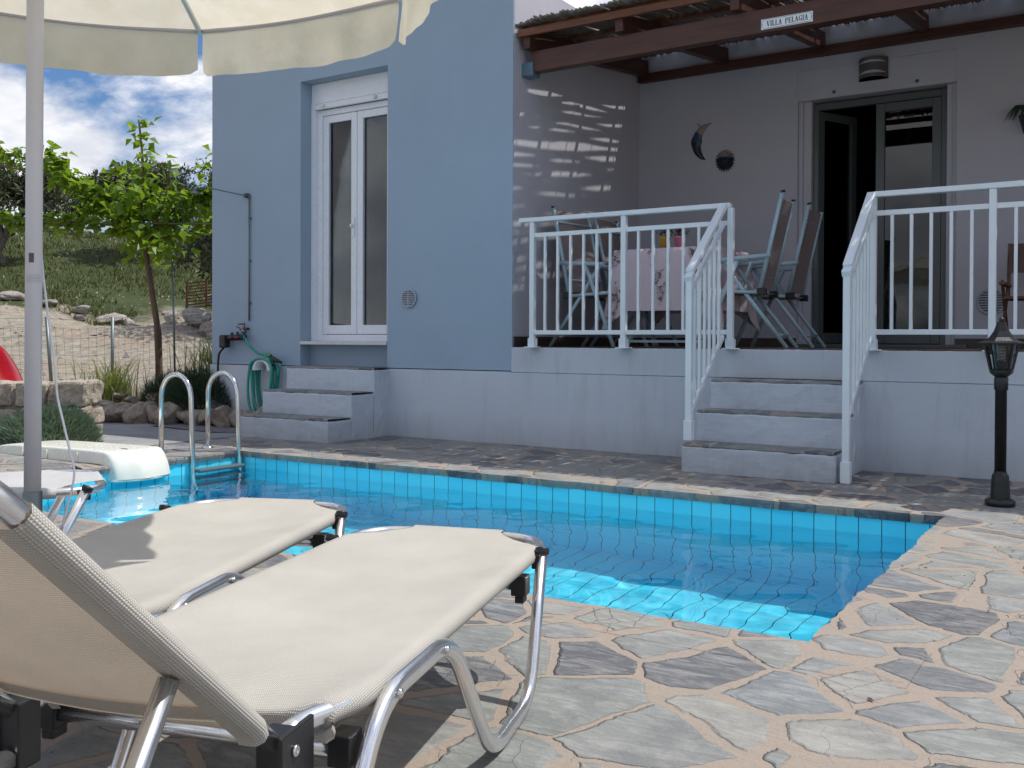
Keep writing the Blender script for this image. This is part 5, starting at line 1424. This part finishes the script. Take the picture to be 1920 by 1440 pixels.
def grass_clump(label, loc, n, H, spread, seed, m, lean_=.5):
    rr = random.Random(seed); t = thing('tall_grass', label, 'grass clump', loc); mb = MB()
    for i in range(n):
        a = rr.uniform(0, 2 * PI); r0 = abs(rr.gauss(0, spread)); h = H * rr.uniform(.55, 1.1); w = rr.uniform(.004, .009); ln = rr.uniform(.1, lean_) * h
        p = Vector((math.cos(a) * r0, math.sin(a) * r0, 0)); b = rr.uniform(0, 2 * PI); d = Vector((math.cos(b), math.sin(b), 0)); s = Vector((-d.y, d.x, 0)) * w; vs = []
        for k in range(5):
            f = k / 4; c = p + d * ln * f * f + Vector((0, 0, h * (f - .22 * f ** 3))); ww = s * (1 - f) ** .6; vs += [c - ww, c + ww]
        mb.add(vs, [(2 * k, 2 * k + 1, 2 * k + 3, 2 * k + 2) for k in range(4)])
    mb.build('blades', m, t)
grass_clump('tall thin-bladed grass clump growing behind the dark shrub by the house corner', (-8.45, 7.25, .05), 520, 1.05, .26, 4, M_blade, .6)
grass_clump('loose arching grass clump left of the mulberry trunk', (-9.5, 6.65, .05), 260, .75, .18, 5, M_blade, .7)
grass_clump('small dry grass tuft near the fence post beyond the rocks', (-10.1, 7.0, .03), 160, .45, .16, 6, M_blade, .7)
def leafy(label, loc, w, h, n, seed):
    rr = random.Random(seed); t = thing('leafy_bush', label, 'shrub', loc); mb = MB(); st = MB()
    for k in range(9):
        a = rr.uniform(0, 2 * PI); top = Vector((math.cos(a) * w * rr.uniform(.2, 1), math.sin(a) * w * rr.uniform(.2, 1), h * rr.uniform(.7, 1.05))); st.tube([(0, 0, 0), top * .5 + Vector((0, 0, .1)), top], .007, 5)
        for j in range(n // 9):
            f = rr.uniform(.35, 1.05); p = top * f + Vector((rr.gauss(0, .05), rr.gauss(0, .05), rr.gauss(0, .04))); leafquad(mb, p, Vector((rr.gauss(0, 1), rr.gauss(0, 1), rr.uniform(-.3, 1))).normalized(), Vector((0, 0, 1)), rr.uniform(.04, .07), rr.uniform(.02, .035), .15)
    mb.build('foliage', M_yell, t); st.build('stems', M_bark, t)
leafy('yellow-green leafy bush growing against the corner of the blue house', (-8.22, 7.5, .05), .32, 1.18, 620, 3)

# dry petals, seeds and grit blown over the paving
mb = MB(); rr = random.Random(9)
for i in range(420):
    x = rr.uniform(-6.5, 2.2); y = rr.uniform(.8, 6.5)
    if XL - .05 < x < XR + .02 and YN - .02 < y < YF + .05: continue
    if y > 5.8 and x < -1.4: continue
    q = rr.uniform(.002, .0055); a = rr.uniform(0, PI); el = rr.uniform(1, 2.6); z = .0045
    ax_ = Vector((math.cos(a), math.sin(a), 0)) * q * el; bx_ = Vector((-math.sin(a), math.cos(a), 0)) * q; c = Vector((x, y, z))
    mb.add([c - ax_, c - bx_, c + ax_, c + bx_, c + Vector((0, 0, q * .7))], [(0, 1, 4), (1, 2, 4), (2, 3, 4), (3, 0, 4)])
tag(mb.build('paving_grit', simple('dry_grit', (.16, .10, .06), .9, var=.5, vscale=3)), 'tiny dry seeds and grit lying on the stone paving', 'grit', None, 'stuff')

# ------------------------------------------------------------------ world, sun, camera
SUN = Vector((.37, .37, 1.0)).normalized()
w = bpy.data.worlds.new('World'); sc.world = w; w.use_nodes = True; nt = w.node_tree; nt.nodes.clear()
wo = nt.nodes.new('ShaderNodeOutputWorld')
sky = nt.nodes.new('ShaderNodeTexSky'); sky.sky_type = 'NISHITA'; sky.sun_disc = False
sky.sun_elevation = math.asin(SUN.z); sky.sun_rotation = math.atan2(SUN.x, SUN.y); sky.air_density = 1.3; sky.dust_density = .8; sky.ozone_density = 2.2
tc = nt.nodes.new('ShaderNodeTexCoord')
mp = N(nt, 'ShaderNodeMapping', {0: tc.outputs['Generated'], 'Scale': (1, 1, 2.1), 'Location': (3.1, .6, .2)})
nz = noiset(nt, mp.outputs[0], 3.4, 9, .56, .25).outputs[0]
nz2 = noiset(nt, mp.outputs[0], 9., 7, .6, .2).outputs[0]
cl = mathn(nt, 'ADD', mathn(nt, 'MULTIPLY', nz, .82), mathn(nt, 'MULTIPLY', nz2, .18))
mask = ramp(nt, cl, [(.465, 0.), (.54, 1.)])
shade = ramp(nt, nz2, [(.35, 0.), (.7, 1.)])
ccol = mixc(nt, shade, (8.6, 8.9, 9.8), (14.5, 14.3, 14.4))
skyc = mixc(nt, 1., sky.outputs[0], (.62, .85, 1.22), 'MULTIPLY')
col = mixc(nt, mask, skyc, ccol)
bg = N(nt, 'ShaderNodeBackground', {0: col, 1: .088}); nt.links.new(bg.outputs[0], wo.inputs[0])

sl = bpy.data.lights.new('sun', 'SUN'); sl.energy = 4.2; sl.angle = rad(.53); sl.color = (1., .965, .91)
so = bpy.data.objects.new('sun', sl); COL.objects.link(so); so.rotation_euler = SUN.to_track_quat('Z', 'Y').to_euler()
try:
    sl.cycles.is_caustics_light = True; W.cycles.is_caustics_caster = True; pool.cycles.is_caustics_receiver = True
except Exception as e: print('caustics', e)

cam = bpy.data.cameras.new('camera'); co = bpy.data.objects.new('camera', cam); COL.objects.link(co); sc.camera = co
F_, PIT, ROL, YAW, CY = 1821.7, .0106, .0041, .5701, -63.016
f = Vector((-math.sin(YAW), math.cos(YAW), 0)); r = Vector((math.cos(YAW), math.sin(YAW), 0)); u = Vector((0, 0, 1))
fw = f * math.cos(PIT) - u * math.sin(PIT); up = u * math.cos(PIT) + f * math.sin(PIT)
X = r * math.cos(ROL) + up * math.sin(ROL); Y = up * math.cos(ROL) - r * math.sin(ROL)
co.matrix_world = Matrix(((X.x, Y.x, -fw.x, 0), (X.y, Y.y, -fw.y, 0), (X.z, Y.z, -fw.z, .85), (0, 0, 0, 1)))
cam.sensor_width = 36; cam.lens = 36 * F_ / 1920; cam.shift_y = CY / 1920; cam.clip_start = .02; cam.clip_end = 3000

sc.render.engine = 'CYCLES'
sc.view_settings.view_transform = 'Standard'; sc.view_settings.look = 'None'; sc.view_settings.exposure = 0
cy = sc.cycles; cy.max_bounces = 14; cy.transmission_bounces = 8; cy.transparent_max_bounces = 12; cy.diffuse_bounces = 8; cy.glossy_bounces = 5
cy.caustics_refractive = True; cy.caustics_reflective = False; cy.sample_clamp_indirect = 12
cy.use_denoising = True
